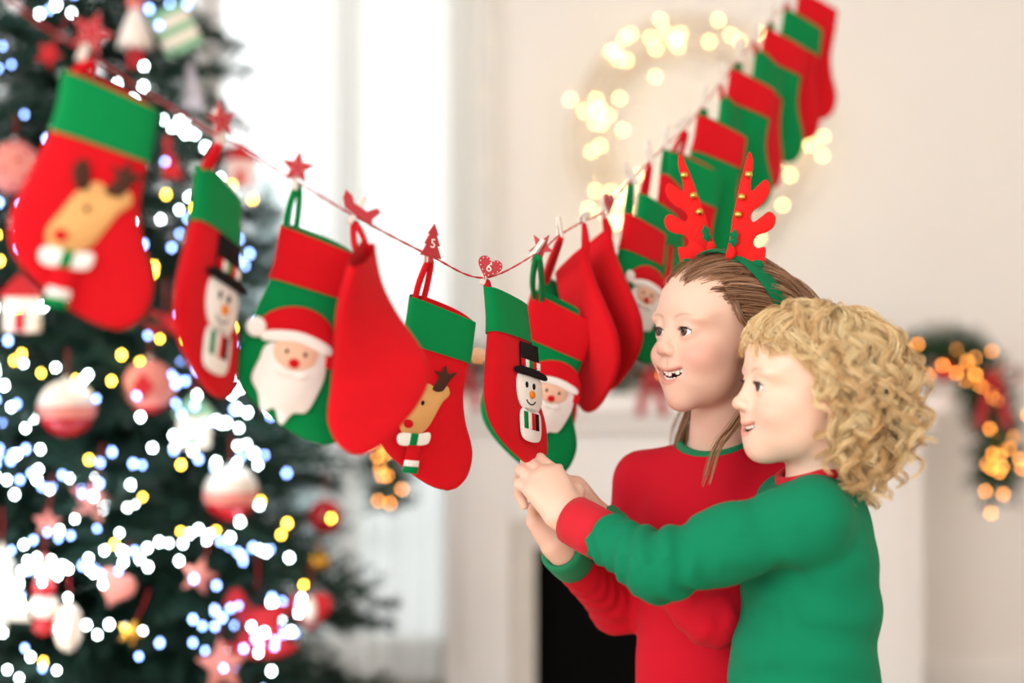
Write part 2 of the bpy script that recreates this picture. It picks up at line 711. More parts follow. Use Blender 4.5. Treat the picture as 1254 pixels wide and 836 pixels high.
# ------------------------------------------------------------------ fireplace
FX, FY = 0.478, 3.95
FB = 4.10      # the surround stands a little off the wall, in front of the curtain
fp = empty('fireplace', (FX, FB, 0))
tag(fp, 'white painted fireplace surround with a black firebox and mantel shelf', 'fireplace')
def fbox(name, x0, x1, y0, y1, z0, z1, m=PAINT, bev=0.004, parent=None):
    o = MB().box(((x0 + x1) / 2 - FX, (y0 + y1) / 2 - FB, (z0 + z1) / 2), (x1 - x0, y1 - y0, z1 - z0), bev=bev).build(name, m, fp, False)
    return o
L_, R_ = FX - 0.664, FX + 0.664
IL, IR = FX - 0.412, FX + 0.412
ZT = 0.900
fbox('mantel_shelf', L_ - 0.10, R_ + 0.05, FY - 0.10, FB - 0.001, ZT, 0.958, bev=0.008)
fbox('moulding', L_ - 0.03, R_ + 0.025, FY - 0.05, FB - 0.001, ZT - 0.045, ZT, bev=0.01)
for a, b in ((L_, IL - 0.07), (IR + 0.07, R_)):
    fbox('pilaster', a, b, FY, FB - 0.001, 0.10, ZT - 0.045)
    fbox('plinth', a - 0.012, b + 0.012, FY - 0.015, FB - 0.001, 0.0, 0.10)
    fbox('pilaster_panel', a + 0.045, b - 0.045, FY - 0.010, FY + 0.002, 0.16, 0.74)
fbox('frieze', IL - 0.07, IR + 0.07, FY + 0.012, FB - 0.001, 0.60, ZT - 0.045)
fbox('frieze_panel', IL + 0.02, IR - 0.02, FY + 0.002, FY + 0.014, 0.66, 0.80)
STONE = mat('pale_stone_slip', srgb(226, 220, 212), 0.5, noise=0.15, nscale=18)
for a, b in ((IL - 0.07, IL), (IR, IR + 0.07)):
    fbox('stone_slip', a, b, FY + 0.03, FB - 0.001, 0.0, 0.60, STONE)
fbox('stone_slip', IL, IR, FY + 0.03, FB - 0.001, 0.524, 0.60, STONE)
fbox('firebox_side', IL, IL + 0.012, FY + 0.04, FB - 0.002, 0.0, 0.524, BLACK, 0.001)
fbox('firebox_side', IR - 0.012, IR, FY + 0.04, FB - 0.002, 0.0, 0.524, BLACK, 0.001)
fbox('firebox_back', IL, IR, FB - 0.03, FB - 0.002, 0.0, 0.524, BLACK, 0.001)
fbox('firebox_top', IL, IR, FY + 0.04, FB - 0.03, 0.51, 0.524, BLACK, 0.001)
fbox('hearth', L_ - 0.05, R_ + 0.05, FY - 0.40, FB - 0.001, 0.0, 0.018, STONE)

# ------------------------------------------------------------------ Christmas tree
NEEDLE = mat('fir_needles', srgb(22, 56, 44), 0.55, noise=0.35, nscale=12, spec=0.3)
TX, TY = -1.032, 3.38


def tree_r(z):
    if z > 1.93:
        return max(0.03, 0.317 * (2.66 - z) / 0.73)
    return 0.317 + (1.93 - z) * 0.2627


def branch_mesh(L, seed, spread=0.46, step=0.015, nstep=0.0050, nl=0.024):
    rr = random.Random(seed)
    V, Fc = [], []
    m = MB()
    stem = [Vector((L * u, 0.012 * math.sin(u * 5 + seed), 0.05 * L * math.sin(u * 2.6) - 0.10 * L * u * u)) for u in np.linspace(0, 1, 8)]
    m.tube(stem, [0.006 * (1 - 0.8 * i / 7) for i in range(8)], 4)
    def at(u):
        q = u * 7
        i = min(int(q), 6)
        return stem[i].lerp(stem[i + 1], q - i)
    twigs = []
    n = int(L / step)
    for k in range(2, n):
        u = k / n
        sd = 1 if k % 2 else -1
        ln = spread * L * (1 - u) ** 0.8 * rr.uniform(0.7, 1.1) + 0.03
        ln = min(ln, 0.20)
        dr = Vector((0.75, sd * rr.uniform(0.5, 1.0), rr.uniform(-0.65, 0.55))).normalized()
        twigs.append((at(u), at(u) + dr * ln + Vector((0, 0, -0.10 * ln))))
    twigs.append((at(0.72), at(1.0) + Vector((0.02, 0, 0))))
    for a, b in twigs:
        d = (b - a)
        ln = d.length
        d.normalize()
        for j in range(int(ln / nstep)):
            p = a + d * (j * nstep)
            for q in range(2):
                s = Vector((rr.gauss(0, 1), rr.gauss(0, 1), rr.gauss(0, 0.8)))
                s = (s - d * s.dot(d)).normalized()
                e = p + (d * 0.55 + s * 0.85) * nl * rr.uniform(0.8, 1.15)
                w = d.cross(s) * 0.0022
                i0 = len(m.v)
                m.v += [tuple(p - w), tuple(p + w), tuple(e)]
                m.f.append((i0, i0 + 1, i0 + 2))
    me = m.mesh('branch')
    me.materials.append(NEEDLE)
    return me


tree = empty('christmas_tree', (TX, TY, 0))
tag(tree, 'tall green Christmas tree covered in tiny lights and red and white ornaments', 'tree')
MB().tube([(0, 0, 0.12), (0, 0, 2.62)], [0.045, 0.008], 10).build('trunk', BARK, tree)
STAND = mat('dark_green_iron', srgb(20, 45, 35), 0.5)
MB().lathe([(0.20, 0.0), (0.21, 0.02), (0.10, 0.06), (0.08, 0.16), (0.05, 0.16)], 20).build('tree_stand', STAND, tree)
BM = {L: [branch_mesh(L, 3 + int(L * 100) + q) for q in range(2)] for L in (0.28, 0.45, 0.64)}
rr = random.Random(12)
nb = 0
z = 0.22
while z < 2.58 and nb < 298:
    r = tree_r(z) * 1.04
    L = min((0.28, 0.45, 0.64), key=lambda q: abs(q - r))
    n = max(4, int(5.5 + 9.5 * r))
    a0 = rr.uniform(0, 6.28)
    for k in range(n):
        a = a0 + 2 * math.pi * k / n + rr.uniform(-0.2, 0.2)
        o = bpy.data.objects.new('branch', rr.choice(BM[L]))
        COL.objects.link(o)
        o.parent = tree
        s = r / L * rr.uniform(0.86, 1.10)
        o.scale = (s, s, s)
        o.location = (0, 0, z + rr.uniform(-0.03, 0.03))
        o.rotation_euler = (rr.uniform(-0.5, 0.5), rr.uniform(-0.12, 0.16) - 0.25 * (z / 2.8), a)
        nb += 1
    z += 0.088 - 0.006 * (z > 1.4)


def tree_front(px, py, k=0.98):
    """point on the camera side of the tree's surface along a picture direction"""
    d = TY
    for _ in range(12):
        q = P(px, py, d)
        r = tree_r(q.z) * k
        dx = q.x - TX
        d = TY - math.sqrt(max(r * r - dx * dx, 0.0))
    return P(px, py, d)


# light strings wound over the tree: wandering runs of bulbs
BULB = MB().sphere((0, 0, 0), (0.0034, 0.0034, 0.0046), 8, 6).mesh('bulb')
SOCKET = mat('dark_green_wire', srgb(16, 40, 30), 0.5)


def light_string(name, label, count, color, strength, seed, runs, wander, zbias, spacing, size=1.0, group='light strings on the tree'):
    rr = random.Random(seed)
    root = empty(name, (TX, TY, 0.5))
    tag(root, label, 'light string', group)
    me = BULB.copy()
    me.materials.append(emit(name + '_glow', color, strength))
    made = 0
    while made < count:
        z = (rr.uniform(0.32, 1.12) if rr.random() < zbias else rr.uniform(0.95, 1.98)) if zbias > 0 else rr.uniform(0.3, 2.0)
        a = math.pi * 1.5 + math.asin(rr.uniform(-0.66, 0.86))
        dz = rr.uniform(-0.5, 0.3)
        w = []
        for k in range(rr.randint(*runs)):
            r = tree_r(z) * rr.uniform(1.0, 1.10)
            p = Vector((r * math.cos(a), r * math.sin(a), z - 0.5))
            w.append(p)
            o = bpy.data.objects.new('bulb', me)
            COL.objects.link(o)
            o.parent = root
            o.location = p
            s = 1.3 * size * rr.uniform(0.8, 1.2)
            o.scale = (s, s, s)
            made += 1
            a += spacing / max(r, 0.1) * rr.choice((1, 1, 1, -1)) * rr.uniform(0.5, 1.5)
            z += spacing * dz + rr.gauss(0, wander)
            dz = 0.7 * dz + rr.uniform(-0.35, 0.3)
            if z < 0.27 or z > 2.0:
                z = rr.uniform(0.4, 1.6)
            if a > math.pi * 1.92 or a < math.pi * 1.24:
                a = math.pi * 1.5 + math.asin(rr.uniform(-0.66, 0.86))
            if made >= count:
                break
        if len(w) > 1:
            MB().tube([p + Vector((0, 0, 0.006)) for p in w], 0.0011, 4).build('wire', SOCKET, root)
    return root


light_string('light_string', 'string of cold white tree lights wound over the fir branches', 298, (0.80, 0.97, 1.0, 1), 32, 6, (3, 8), 0.024, 0.74, 0.045)
light_string('light_string', 'string of fainter blue tree lights among the fir branches', 290, (0.26, 0.42, 1.0, 1), 16, 9, (3, 7), 0.026, 0.62, 0.045)
light_string('light_string', 'string of amber yellow tree lights spaced far apart on the fir', 64, (1.0, 0.58, 0.06, 1), 26, 15, (3, 6), 0.04, 0, 0.15)

# ------------------------------------------------------------------ ornaments on the tree
RED_G = mat('glossy_red_glass', srgb(178, 22, 32), 0.15)
WHITE_F = mat('white_glitter', srgb(238, 228, 216), 0.6, noise=0.15, nscale=60)
PINK = mat('faded_pink_felt', srgb(226, 140, 128), 0.85, noise=0.15, nscale=50)
CREAM = mat('cream_ceramic', srgb(240, 228, 212), 0.4)
RED_F = mat('red_felt_ornament', srgb(190, 26, 34), 0.85)
GOLD = mat('gold_metal', srgb(226, 170, 70), 0.25, metal=1.0)
STRING = mat('red_thread', srgb(180, 30, 40), 0.8)
MINT = mat('mint_felt', srgb(140, 190, 150), 0.85)
SILVER = mat('silver_cap', srgb(210, 210, 210), 0.25, metal=1.0)


def thread(root, top, hh):
    MB().tube([(0, 0, top), (0.002, 0, top + hh * 0.5), (0, 0, top + hh)], 0.0012, 4).build('thread', STRING, root)


def orn(name, px, py, label, k=1.0):
    o = empty(name, tree_front(px, py, k))
    o.scale = (1.12, 1.12, 1.12)
    tag(o, label, 'ornament')
    return o


def ball(px, py, r, label, body, band=None, top=None, dots=None, group=None):
    o = orn('bauble', px, py, label)
    MB().sphere((0, 0, 0), r, 24, 16).build('ball', body, o)
    MB().lathe([(0.005, r * 0.97), (0.006, r + 0.006), (0.003, r + 0.008)], 10).build('cap', SILVER, o)
    thread(o, r + 0.006, 0.05)
    if band:
        prof = [(r * 1.012 * math.cos(a), r * 1.012 * math.sin(a)) for a in np.linspace(-0.30, 0.12, 7)]
        MB().lathe(prof, 24).build('band', band, o)
    if top:
        prof = [(r * 1.014 * math.cos(a), r * 1.014 * math.sin(a)) for a in np.linspace(0.12, 1.5, 9)]
        MB().lathe(prof, 24).build('snowy_top', top, o)
    if dots:
        for q in range(26):
            a, b = q * 2.4, math.asin(1 - 2 * (q + 0.5) / 26)
            c = Vector((math.cos(a) * math.cos(b), math.sin(a) * math.cos(b), math.sin(b))) * r
            MB().sphere(c, 0.0045, 8, 6).build('dot', dots, o)
    if group:
        o['group'] = group
    return o


ball(18, 205, 0.048, 'pale pink bauble with a red dotted pattern beside the reindeer stocking', PINK, dots=RED_F)
ball(82, 500, 0.050, 'red glass bauble with a white snowy top below the reindeer stocking', RED_G, band=PINK, top=WHITE_F)
ball(283, 604, 0.050, 'red glass bauble with a white snowy top below the bearded-face stocking', RED_G, band=PINK, top=WHITE_F)
ball(398, 632, 0.034, 'plain dark red glossy bauble near the edge of the tree', RED_G)
ball(388, 688, 0.026, 'small gold bauble below the plain dark red one', GOLD)
b = ball(183, 472, 0.047, 'pink bauble with a red diamond on its side', PINK)
MB().plate([(0, 0.024), (0.020, 0), (0, -0.024), (-0.020, 0)], 0.006, -0.045).build('diamond', RED_F, b, False)
MB().lathe([(0.010, -0.049), (0.026, -0.042), (0.030, -0.036)], 16).build('foot', RED_F, b)


def star_pts(r, ri, n=5, rot=math.pi / 2):
    return [((r if k % 2 == 0 else ri) * math.cos(rot + math.pi * k / n), (r if k % 2 == 0 else ri) * math.sin(rot + math.pi * k / n)) for k in range(2 * n)]


def heart_pts(s, n=40):
    out = []
    for k in range(n):
        t = 2 * math.pi * k / n
        out.append((s * 16 * math.sin(t) ** 3 / 16, s * (13 * math.cos(t) - 5 * math.cos(2 * t) - 2 * math.cos(3 * t) - math.cos(4 * t)) / 16))
    return out


def plate_orn(name, px, py, pts, label, m, rot=0.0, t=0.010, hh=0.06):
    o = orn(name, px, py, label, 1.03)
    o.rotation_euler = (0, rot, RND.uniform(-0.3, 0.3))
    MB().plate(pts, t, 0, 0.002).build('felt_shape', m, o)
    thread(o, max(p[1] for p in pts) - 0.004, hh)
    return o


for px, py, r, rot, lab in [(112, 612, 0.044, 0.2, 'puffy pink felt star above the pink heart on the tree'),
                            (272, 815, 0.050, -0.1, 'faded pink felt star low on the tree below the rocking horse')]:
    plate_orn('star_ornament', px, py, star_pts(r, r * 0.48), lab, PINK, rot)
plate_orn('star_ornament', 243, 705, star_pts(0.036, 0.016), 'small pale pink star left of the rocking horse ornament', PINK, 0.3)
plate_orn('heart_ornament', 142, 718, heart_pts(0.036), 'plain pink felt heart hanging on the tree', PINK, 0.35)
h = plate_orn('heart_ornament', 380, 746, heart_pts(0.042), 'red felt heart with a white oval centre on the tree', RED_F)
MB().plate([(0.012 * math.cos(a), 0.026 * math.sin(a)) for a in np.linspace(0, 6.283, 20, endpoint=False)], 0.004, -0.007).build('centre', CREAM, h)
# rocking horse
horse = [(-0.062, 0.028), (-0.050, 0.052), (-0.034, 0.056), (-0.022, 0.040), (-0.010, 0.020), (0.022, 0.020), (0.040, 0.030), (0.056, 0.024), (0.052, 0.006), (0.042, -0.004),
         (0.046, -0.030), (0.060, -0.044), (0.074, -0.040), (0.070, -0.056), (0.040, -0.068), (0.0, -0.072), (-0.040, -0.066), (-0.066, -0.050), (-0.062, -0.040), (-0.042, -0.048), (-0.032, -0.030), (-0.036, -0.006), (-0.042, 0.020), (-0.054, 0.020)]
plate_orn('rocking_horse_ornament', 315, 758, horse, 'red felt rocking horse ornament hanging on the tree', RED_F, 0.0, 0.012)
# little figures made of stacked beads
o = orn('bead_figure', 54, 735, 'thin hanging figure of stacked red and white beads', 1.02)
for zz, r, m in [(0.050, 0.018, CREAM), (0.022, 0.020, RED_G), (-0.010, 0.024, CREAM), (-0.042, 0.020, RED_G), (0.072, 0.008, PINK)]:
    MB().sphere((0, 0, zz), (r, r, r * 0.95), 16, 10).build('bead', m, o)
thread(o, 0.078, 0.08)
o = orn('cone_ornament', 84, 768, 'white egg shaped ornament beside the bead figure', 1.02)
MB().sphere((0, 0, 0), (0.024, 0.024, 0.042), 18, 12).build('egg', CREAM, o)
thread(o, 0.040, 0.045)
# white fir-tree cut-out at the edge of the picture
tp = [(0, 0.075), (0.028, 0.03), (0.016, 0.03), (0.044, -0.015), (0.026, -0.015), (0.058, -0.06), (0.01, -0.06), (0.01, -0.078), (-0.01, -0.078), (-0.01, -0.06), (-0.058, -0.06), (-0.026, -0.015), (-0.044, -0.015), (-0.016, 0.03), (-0.028, 0.03)]
plate_orn('fir_ornament', 2, 716, tp, 'white fir shaped wooden ornament on the tree', CREAM, 0, 0.008)
plate_orn('bell_ornament', 160, 775, star_pts(0.026, 0.012), 'small dull gold star beside the egg shaped ornament', GOLD, 0.4, 0.006)


def house(px, py, label, wall_m, roof_m, s=1.0):
    o = orn('house_ornament', px, py, label, 1.02)
    MB().box((0, 0, 0), (0.050 * s, 0.03 * s, 0.055 * s), bev=0.002).build('wall', wall_m, o, False)
    V = [(-0.034, -0.020, 0.027), (0.034, -0.020, 0.027), (0.034, 0.020, 0.027), (-0.034, 0.020, 0.027), (0, -0.020, 0.062), (0, 0.020, 0.062)]
    MB().add([tuple(q * s for q in v) for v in V], [(0, 1, 4), (2, 3, 5), (1, 2, 5, 4), (3, 0, 4, 5), (0, 3, 2, 1)]).build('roof', roof_m, o, False)
    MB().box((0, -0.016 * s, -0.010 * s), (0.016 * s, 0.004, 0.030 * s)).build('door', roof_m, o, False)
    thread(o, 0.058 * s, 0.05)
    return o


house(28, 385, 'small white house ornament with a red roof at the left of the tree', CREAM, RED_F, 1.15)
house(296, 212, 'pale pink house ornament hanging beside the snowman stocking', mat('blush_card', srgb(232, 200, 190), 0.8), RED_F, 1.0)
house(238, 528, 'white house ornament with a mint roof below the snowman stocking', CREAM, MINT, 1.1)
# doll high on the tree, striped parcel and ribbons
o = orn('doll_ornament', 166, 30, 'small doll ornament in a white dress high on the tree', 1.02)
MB().lathe([(0.036, -0.045), (0.030, -0.02), (0.014, 0.02), (0.010, 0.028)], 18).build('dress', WHITE_F, o)
MB().sphere((0, 0, 0.042), 0.017, 16, 10).build('head', PINK, o)
MB().lathe([(0.018, 0.046), (0.012, 0.064), (0.002, 0.085)], 14).build('hat', RED_F, o)
for s in (-1, 1):
    MB().tube([(0.008 * s, 0, -0.044), (0.009 * s, 0, -0.085)], 0.006, 8).build('leg', RED_F, o)
o = orn('parcel_ornament', 214, 36, 'mint green and white striped parcel ornament high on the tree', 1.02)
o.rotation_euler = (0.2, -0.5, 0.3)
for k in range(5):
    MB().box((0, 0, -0.036 + 0.018 * k), (0.075, 0.04, 0.018)).build('stripe', MINT if k % 2 == 0 else CREAM, o, False)
for px, py, ln, m, lab in [(232, 105, 0.09, mat('lilac_ribbon', srgb(205, 196, 205), 0.6), 'pale lilac ribbon hanging from a top branch'), (205, 195, 0.07, RED_F, 'narrow red ribbon hanging between the two leftmost stockings')]:
    o = orn('ribbon', px, py, lab, 1.0)
    V, Fc = [], []
    for i in range(12):
        u = i / 11
        w = 0.012 * (0.5 + u)
        yy = 0.006 * math.sin(u * 7)
        V += [(-w + 0.01 * u, yy, ln / 2 - ln * u), (w + 0.01 * u, yy + 0.004, ln / 2 - ln * u)]
        if i:
            Fc.append((2 * i - 2, 2 * i - 1, 2 * i + 1, 2 * i))
    MB().add(V, Fc).build('tail', m, o)
    MB().sphere((0, 0, ln / 2), (0.008, 0.006, 0.008), 10, 7).build('knot', m, o)
plate_orn('heart_ornament', 30, 395, heart_pts(0.02), 'tiny red felt heart just below the white house ornament', RED_F, 0, 0.008, 0.02)
plate_orn('star_ornament', 58, 640, star_pts(0.026, 0.012), 'little blush star above the bead figure', PINK, 0.1)
plate_orn('bird_ornament', 202, 395, [(-0.05, 0.01), (-0.03, 0.024), (-0.01, 0.018), (0.03, 0.012), (0.06, 0.02), (0.05, -0.004), (0.02, -0.02), (-0.02, -0.022), (-0.04, -0.008)], 'red felt bird perched between the reindeer and snowman stockings', RED_F, 0, 0.012)
plate_orn('star_ornament', 60, 66, star_pts(0.03, 0.014), 'small red star at the left of the tree top', RED_F, 0.5)

# ------------------------------------------------------------------ mantel garland, wall wreath, hanging lights
GNEEDLE = mat('garland_needles', srgb(38, 74, 44), 0.6, noise=0.35, nscale=20, spec=0.3)
WARM_O = emit('orange_bulb_glow', (1.0, 0.34, 0.06, 1), 18)
WARM_Y = emit('warm_bulb_glow', (1.0, 0.72, 0.26, 1), 24)
GB = MB().sphere((0, 0, 0), 0.0046, 8, 6).mesh('bulb')
RIBBON = mat('red_satin_ribbon', srgb(176, 18, 28), 0.4)
gar = empty('garland', (FX, FY - 0.02, 0.96))
tag(gar, 'green fir garland with orange lights and red bows draped along the mantel', 'garland')
gx0, gx1 = L_ - 0.12 - FX, R_ + 0.09 - FX
path = spline([(gx0 - 0.02, -0.10, -0.30), (gx0 - 0.04, -0.10, -0.12), (gx0 - 0.01, -0.06, 0.02), (gx0 + 0.15, 0.0, 0.06), (-0.3, 0.03, 0.045), (0.0, 0.03, 0.06), (0.3, 0.02, 0.05),
               (gx1 - 0.16, 0.0, 0.09), (gx1 - 0.02, -0.06, 0.11), (gx1 + 0.04, -0.10, 0.02), (gx1 + 0.075, -0.10, -0.12), (gx1 + 0.075, -0.10, -0.26)], 120)
m = MB()
rr = random.Random(31)
m.tube([tuple(q) for q in path], 0.008, 5)
for i in range(len(path) - 1):
    p = Vector(path[i])
    d = (Vector(path[i + 1]) - p).normalized()
    for q in range(14):
        s = Vector((rr.gauss(0, 1), rr.gauss(0, 1), rr.gauss(0, 1)))
        s = (s - d * s.dot(d)).normalized()
        tip = p + (d * rr.uniform(-0.4, 0.8) + s) * rr.uniform(0.055, 0.098)
        dd = (tip - p).normalized()
        for j in range(11):
            b = p.lerp(tip, 0.25 + 0.75 * j / 11)
            for _ in range(2):
                w = Vector((rr.gauss(0, 1), rr.gauss(0, 1), rr.gauss(0, 1)))
                w = (w - dd * w.dot(dd)).normalized()
                e = b + (dd * 0.5 + w) * 0.016
                n = dd.cross(w) * 0.0022
                k = len(m.v)
                m.v += [tuple(b - n), tuple(b + n), tuple(e)]
                m.f.append((k, k + 1, k + 2))
fol = m.build('foliage', GNEEDLE, gar)
fol['kind'] = 'stuff'
me = GB.copy()
me.materials.append(WARM_O)
for i in range(120):
    u = i / 119
    k = int(u * 119)
    if 30 < k < 88 and i % 2:
        continue
    q = Vector(path[k]) + Vector((rr.uniform(-0.055, 0.055), rr.uniform(-0.085, -0.03), rr.uniform(-0.06, 0.06)))
    o = bpy.data.objects.new('bulb', me)
    COL.objects.link(o)
    o.parent = gar
    o.location = q


def bow(parent, c, s, m):
    o = empty('bow', c, parent)
    for sd in (-1, 1):
        pts = [(0, 0, 0), (0.35 * sd, -0.12, 0.25), (0.75 * sd, -0.05, 0.30), (0.9 * sd, 0, 0.0), (0.6 * sd, 0.08, -0.22), (0, 0, 0)]
        sp = spline(pts, 20)
        V, Fc = [], []
        for i, q in enumerate(sp):
            V += [(q[0] * s, q[1] * s, q[2] * s), (q[0] * s, (q[1] + 0.42) * s, (q[2] + 0.05) * s)]
            if i:
                Fc.append((2 * i - 2, 2 * i - 1, 2 * i + 1, 2 * i))
        MB().add(V, Fc).build('bow_loop', m, o)
        V, Fc = [], []
        for i in range(10):
            u = i / 9
            x = sd * (0.1 + 0.35 * u)
            V += [((x - 0.16) * s, -0.03 * s * math.sin(u * 6), -1.6 * u * s), ((x + 0.16) * s, 0.03 * s, -1.6 * u * s)]
            if i:
                Fc.append((2 * i - 2, 2 * i - 1, 2 * i + 1, 2 * i))
        MB().add(V, Fc).build('bow_tail', m, o)
    MB().sphere((0, 0.1 * s, 0), (0.16 * s, 0.2 * s, 0.18 * s), 12, 8).build('bow_knot', m, o)
    return o


def flat_bow(parent, c, s, m):
    """the same bow as one part of the garland"""
    b = bow(parent, c, s, m)
    kids = [k for k in b.children]
    V = MB()
    for k in kids:
        V.add([v.co.copy() for v in k.data.vertices], [tuple(p.vertices) for p in k.data.polygons])
        bpy.data.objects.remove(k)
    bpy.data.objects.remove(b)
    o = V.build('bow', m, parent)
    o.location = c
    return o


flat_bow(gar, (gx1 + 0.035, -0.19, 0.05), 0.085, RIBBON)
flat_bow(gar, (gx0 + 0.18, -0.10, 0.07), 0.07, RIBBON)
flat_bow(gar, (-0.10, -0.09, 0.06), 0.075, RIBBON)
for px, r in ((1138, 0.03),):
    MB().sphere((gx1 - 0.07, -0.10, 0.06), r, 16, 10).build('red_ball', RED_G, gar)

WHITE_TWIG = mat('whitewashed_twig', srgb(226, 214, 200), 0.8)
wc = P(848, 170, 4.22)
wr = empty('wreath', wc)
tag(wr, 'round whitewashed twig wreath with warm fairy lights on the wall', 'wreath')
rr = random.Random(5)
for k in range(26):
    a0 = rr.uniform(0, 6.28)
    R = 0.305 + rr.uniform(-0.055, 0.055)
    pts = [(R * (1 + 0.05 * math.sin(3 * a + k)) * math.cos(a0 + a), -0.02 + 0.03 * math.sin(2 * a + k), R * (1 + 0.05 * math.sin(3 * a + k)) * math.sin(a0 + a)) for a in np.linspace(0, 3.6, 26)]
    MB().tube(pts, [0.0042 * (1 - 0.6 * i / 25) for i in range(26)], 5).build('twig', WHITE_TWIG, wr)
me = GB.copy()
me.materials.append(WARM_Y)
for k in range(88):
    a = rr.uniform(0, 6.28)
    R = 0.305 + rr.gauss(0, 0.042)
    o = bpy.data.objects.new('bulb', me)
    COL.objects.link(o)
    o.parent = wr
    o.location = (R * math.cos(a), -0.05 - rr.uniform(0, 0.03), R * math.sin(a))
fs = empty('fairy_lights', P(597, 0, 4.20))
tag(fs, 'sparse fairy lights hanging down beside the sheer curtain', 'light string')
me = GB.copy()
me.materials.append(emit('dim_bulb_glow', (1.0, 0.78, 0.50, 1), 4))
top = fs.location.z
MB().tube([(0, 0, 0.3), (0.004, 0, -0.2), (-0.003, 0, -0.5), (0, 0, -0.78)], 0.0012, 4).build('wire', mat('clear_wire', srgb(220, 215, 208), 0.4), fs)
for py in (50, 120, 205, 275, 330):
    o = bpy.data.objects.new('bulb', me)
    COL.objects.link(o)
    o.parent = fs
    o.location = (0, -0.004, P(597, py, 4.20).z - top)

# ------------------------------------------------------------------ stockings on the twine
FELT_R = mat('red_felt', srgb(206, 16, 28), 0.95, noise=0.10, nscale=90, bump=0.35, bscale=700, sheen=0.10, spec=0.15)
FELT_G = mat('green_felt', srgb(0, 128, 66), 0.95, noise=0.10, nscale=90, bump=0.35, bscale=700, sheen=0.10, spec=0.15)
FELT_W = mat('white_felt', srgb(244, 240, 234), 0.95, bump=0.3, bscale=500, spec=0.15)
FELT_K = mat('black_felt', srgb(26, 22, 24), 0.95, spec=0.15)
FELT_T = mat('tan_felt', srgb(214, 160, 100), 0.95, spec=0.15)
FELT_B = mat('dark_brown_felt', srgb(72, 44, 34), 0.95, spec=0.15)
FELT_O = mat('orange_felt', srgb(240, 140, 40), 0.95, spec=0.15)
FELT_S = mat('peach_felt', srgb(240, 196, 168), 0.95, spec=0.15)
GOLDTHREAD = mat('gold_stitching', srgb(220, 170, 70), 0.6)

_K = 1.0 / 1320
SL = [(0, 0), (-8, -55), (-26, -105), (-46, -155), (-54, -190), (-50, -225), (-28, -260), (7, -293), (32, -310), (52, -317)]
SR = [(94, -40), (87, -93), (80, -130), (76, -165), (80, -205), (89, -240), (91, -265), (84, -293), (70, -311), (56, -317)]
NS = 40
EL = spline([(a * _K * 1.2, b * _K) for a, b in SL], NS)
ER = spline([(a * _K * 1.2, b * _K) for a, b in SR], NS)
HT = np.array([0.0085 + 0.0045 * math.sin(math.pi * min(1, i / 26)) for i in range(NS)]) * np.sqrt(np.clip(1 - (np.linspace(0, 1, NS) ** 7), 0.02, 1))


def stocking_tube(i0, i1, grow, mirror, n=28, back_rise=0.010, twist=0.0):
    m = MB()
    V, Fc = [], []
    for i in range(i0, i1 + 1):
        a, b = EL[i], ER[i]
        c, h = (a + b) / 2, (b - a) / 2
        hl = np.linalg.norm(h)
        h = h * (1 + grow / max(hl, 1e-4))
        for k in range(n):
            th = 2 * math.pi * k / n
            cs, sn = math.cos(th), math.sin(th)
            s = np.sign(cs) * abs(cs) ** 0.75
            y = np.sign(sn) * abs(sn) ** 0.62 * (HT[i] + grow)
            p = c + h * s
            rise = back_rise * max(0, sn) * max(0, 1 - i / 6)
            xx = p[0] * (-1 if mirror else 1)
            tw_ = math.radians(twist) * max(0.0, 1 + p[1] / 0.15)
            V.append((xx * math.cos(tw_) - y * math.sin(tw_), xx * math.sin(tw_) + y * math.cos(tw_), p[1] + rise))
    r = i1 - i0 + 1
    for i in range(r - 1):
        for k in range(n):
            k2 = (k + 1) % n
            q = (i * n + k, i * n + k2, (i + 1) * n + k2, (i + 1) * n + k)
            Fc.append(q if not mirror else q[::-1])
    if i1 == NS - 1:
        q = tuple((r - 1) * n + k for k in range(n))
        Fc.append(q)
    return m.add(V, Fc)


_cache = {}


def st_mesh(key, fn, m):
    k = (key, m.name)
    if k not in _cache:
        me = fn().mesh(key)
        me.materials.append(m)
        me.polygons.foreach_set('use_smooth', [True] * len(me.polygons))
        _cache[k] = me
    return _cache[k]


def part(name, me, parent, loc=(0, 0, 0)):
    o = bpy.data.objects.new(name, me)
    COL.objects.link(o)
    o.parent = parent
    o.location = loc
    return o


def oval(cx, cz, rx, rz, n=22, rot=0.0):
    c, s = math.cos(rot), math.sin(rot)
    return [(cx + rx * math.cos(a) * c - rz * math.sin(a) * s, cz + rx * math.cos(a) * s + rz * math.sin(a) * c) for a in np.linspace(0, 2 * math.pi, n, endpoint=False)]


def felt(name, pts, m, parent, lvl, t=0.0022, R=None):
    """one layer of felt sewn on the front; lvl = how many layers up"""
    pts = [tuple(p) for p in pts]
    if R is not None:
        ox, oz, ang, sc = R
        c, s = math.cos(ang), math.sin(ang)
        pts = [(ox + sc * (p[0] * c - p[1] * s), oz + sc * (p[0] * s + p[1] * c)) for p in pts]
    y = -(0.0132 + 0.0016 * lvl)
    return MB().plate(pts, t, y, 0.0006).build(name, m, parent)


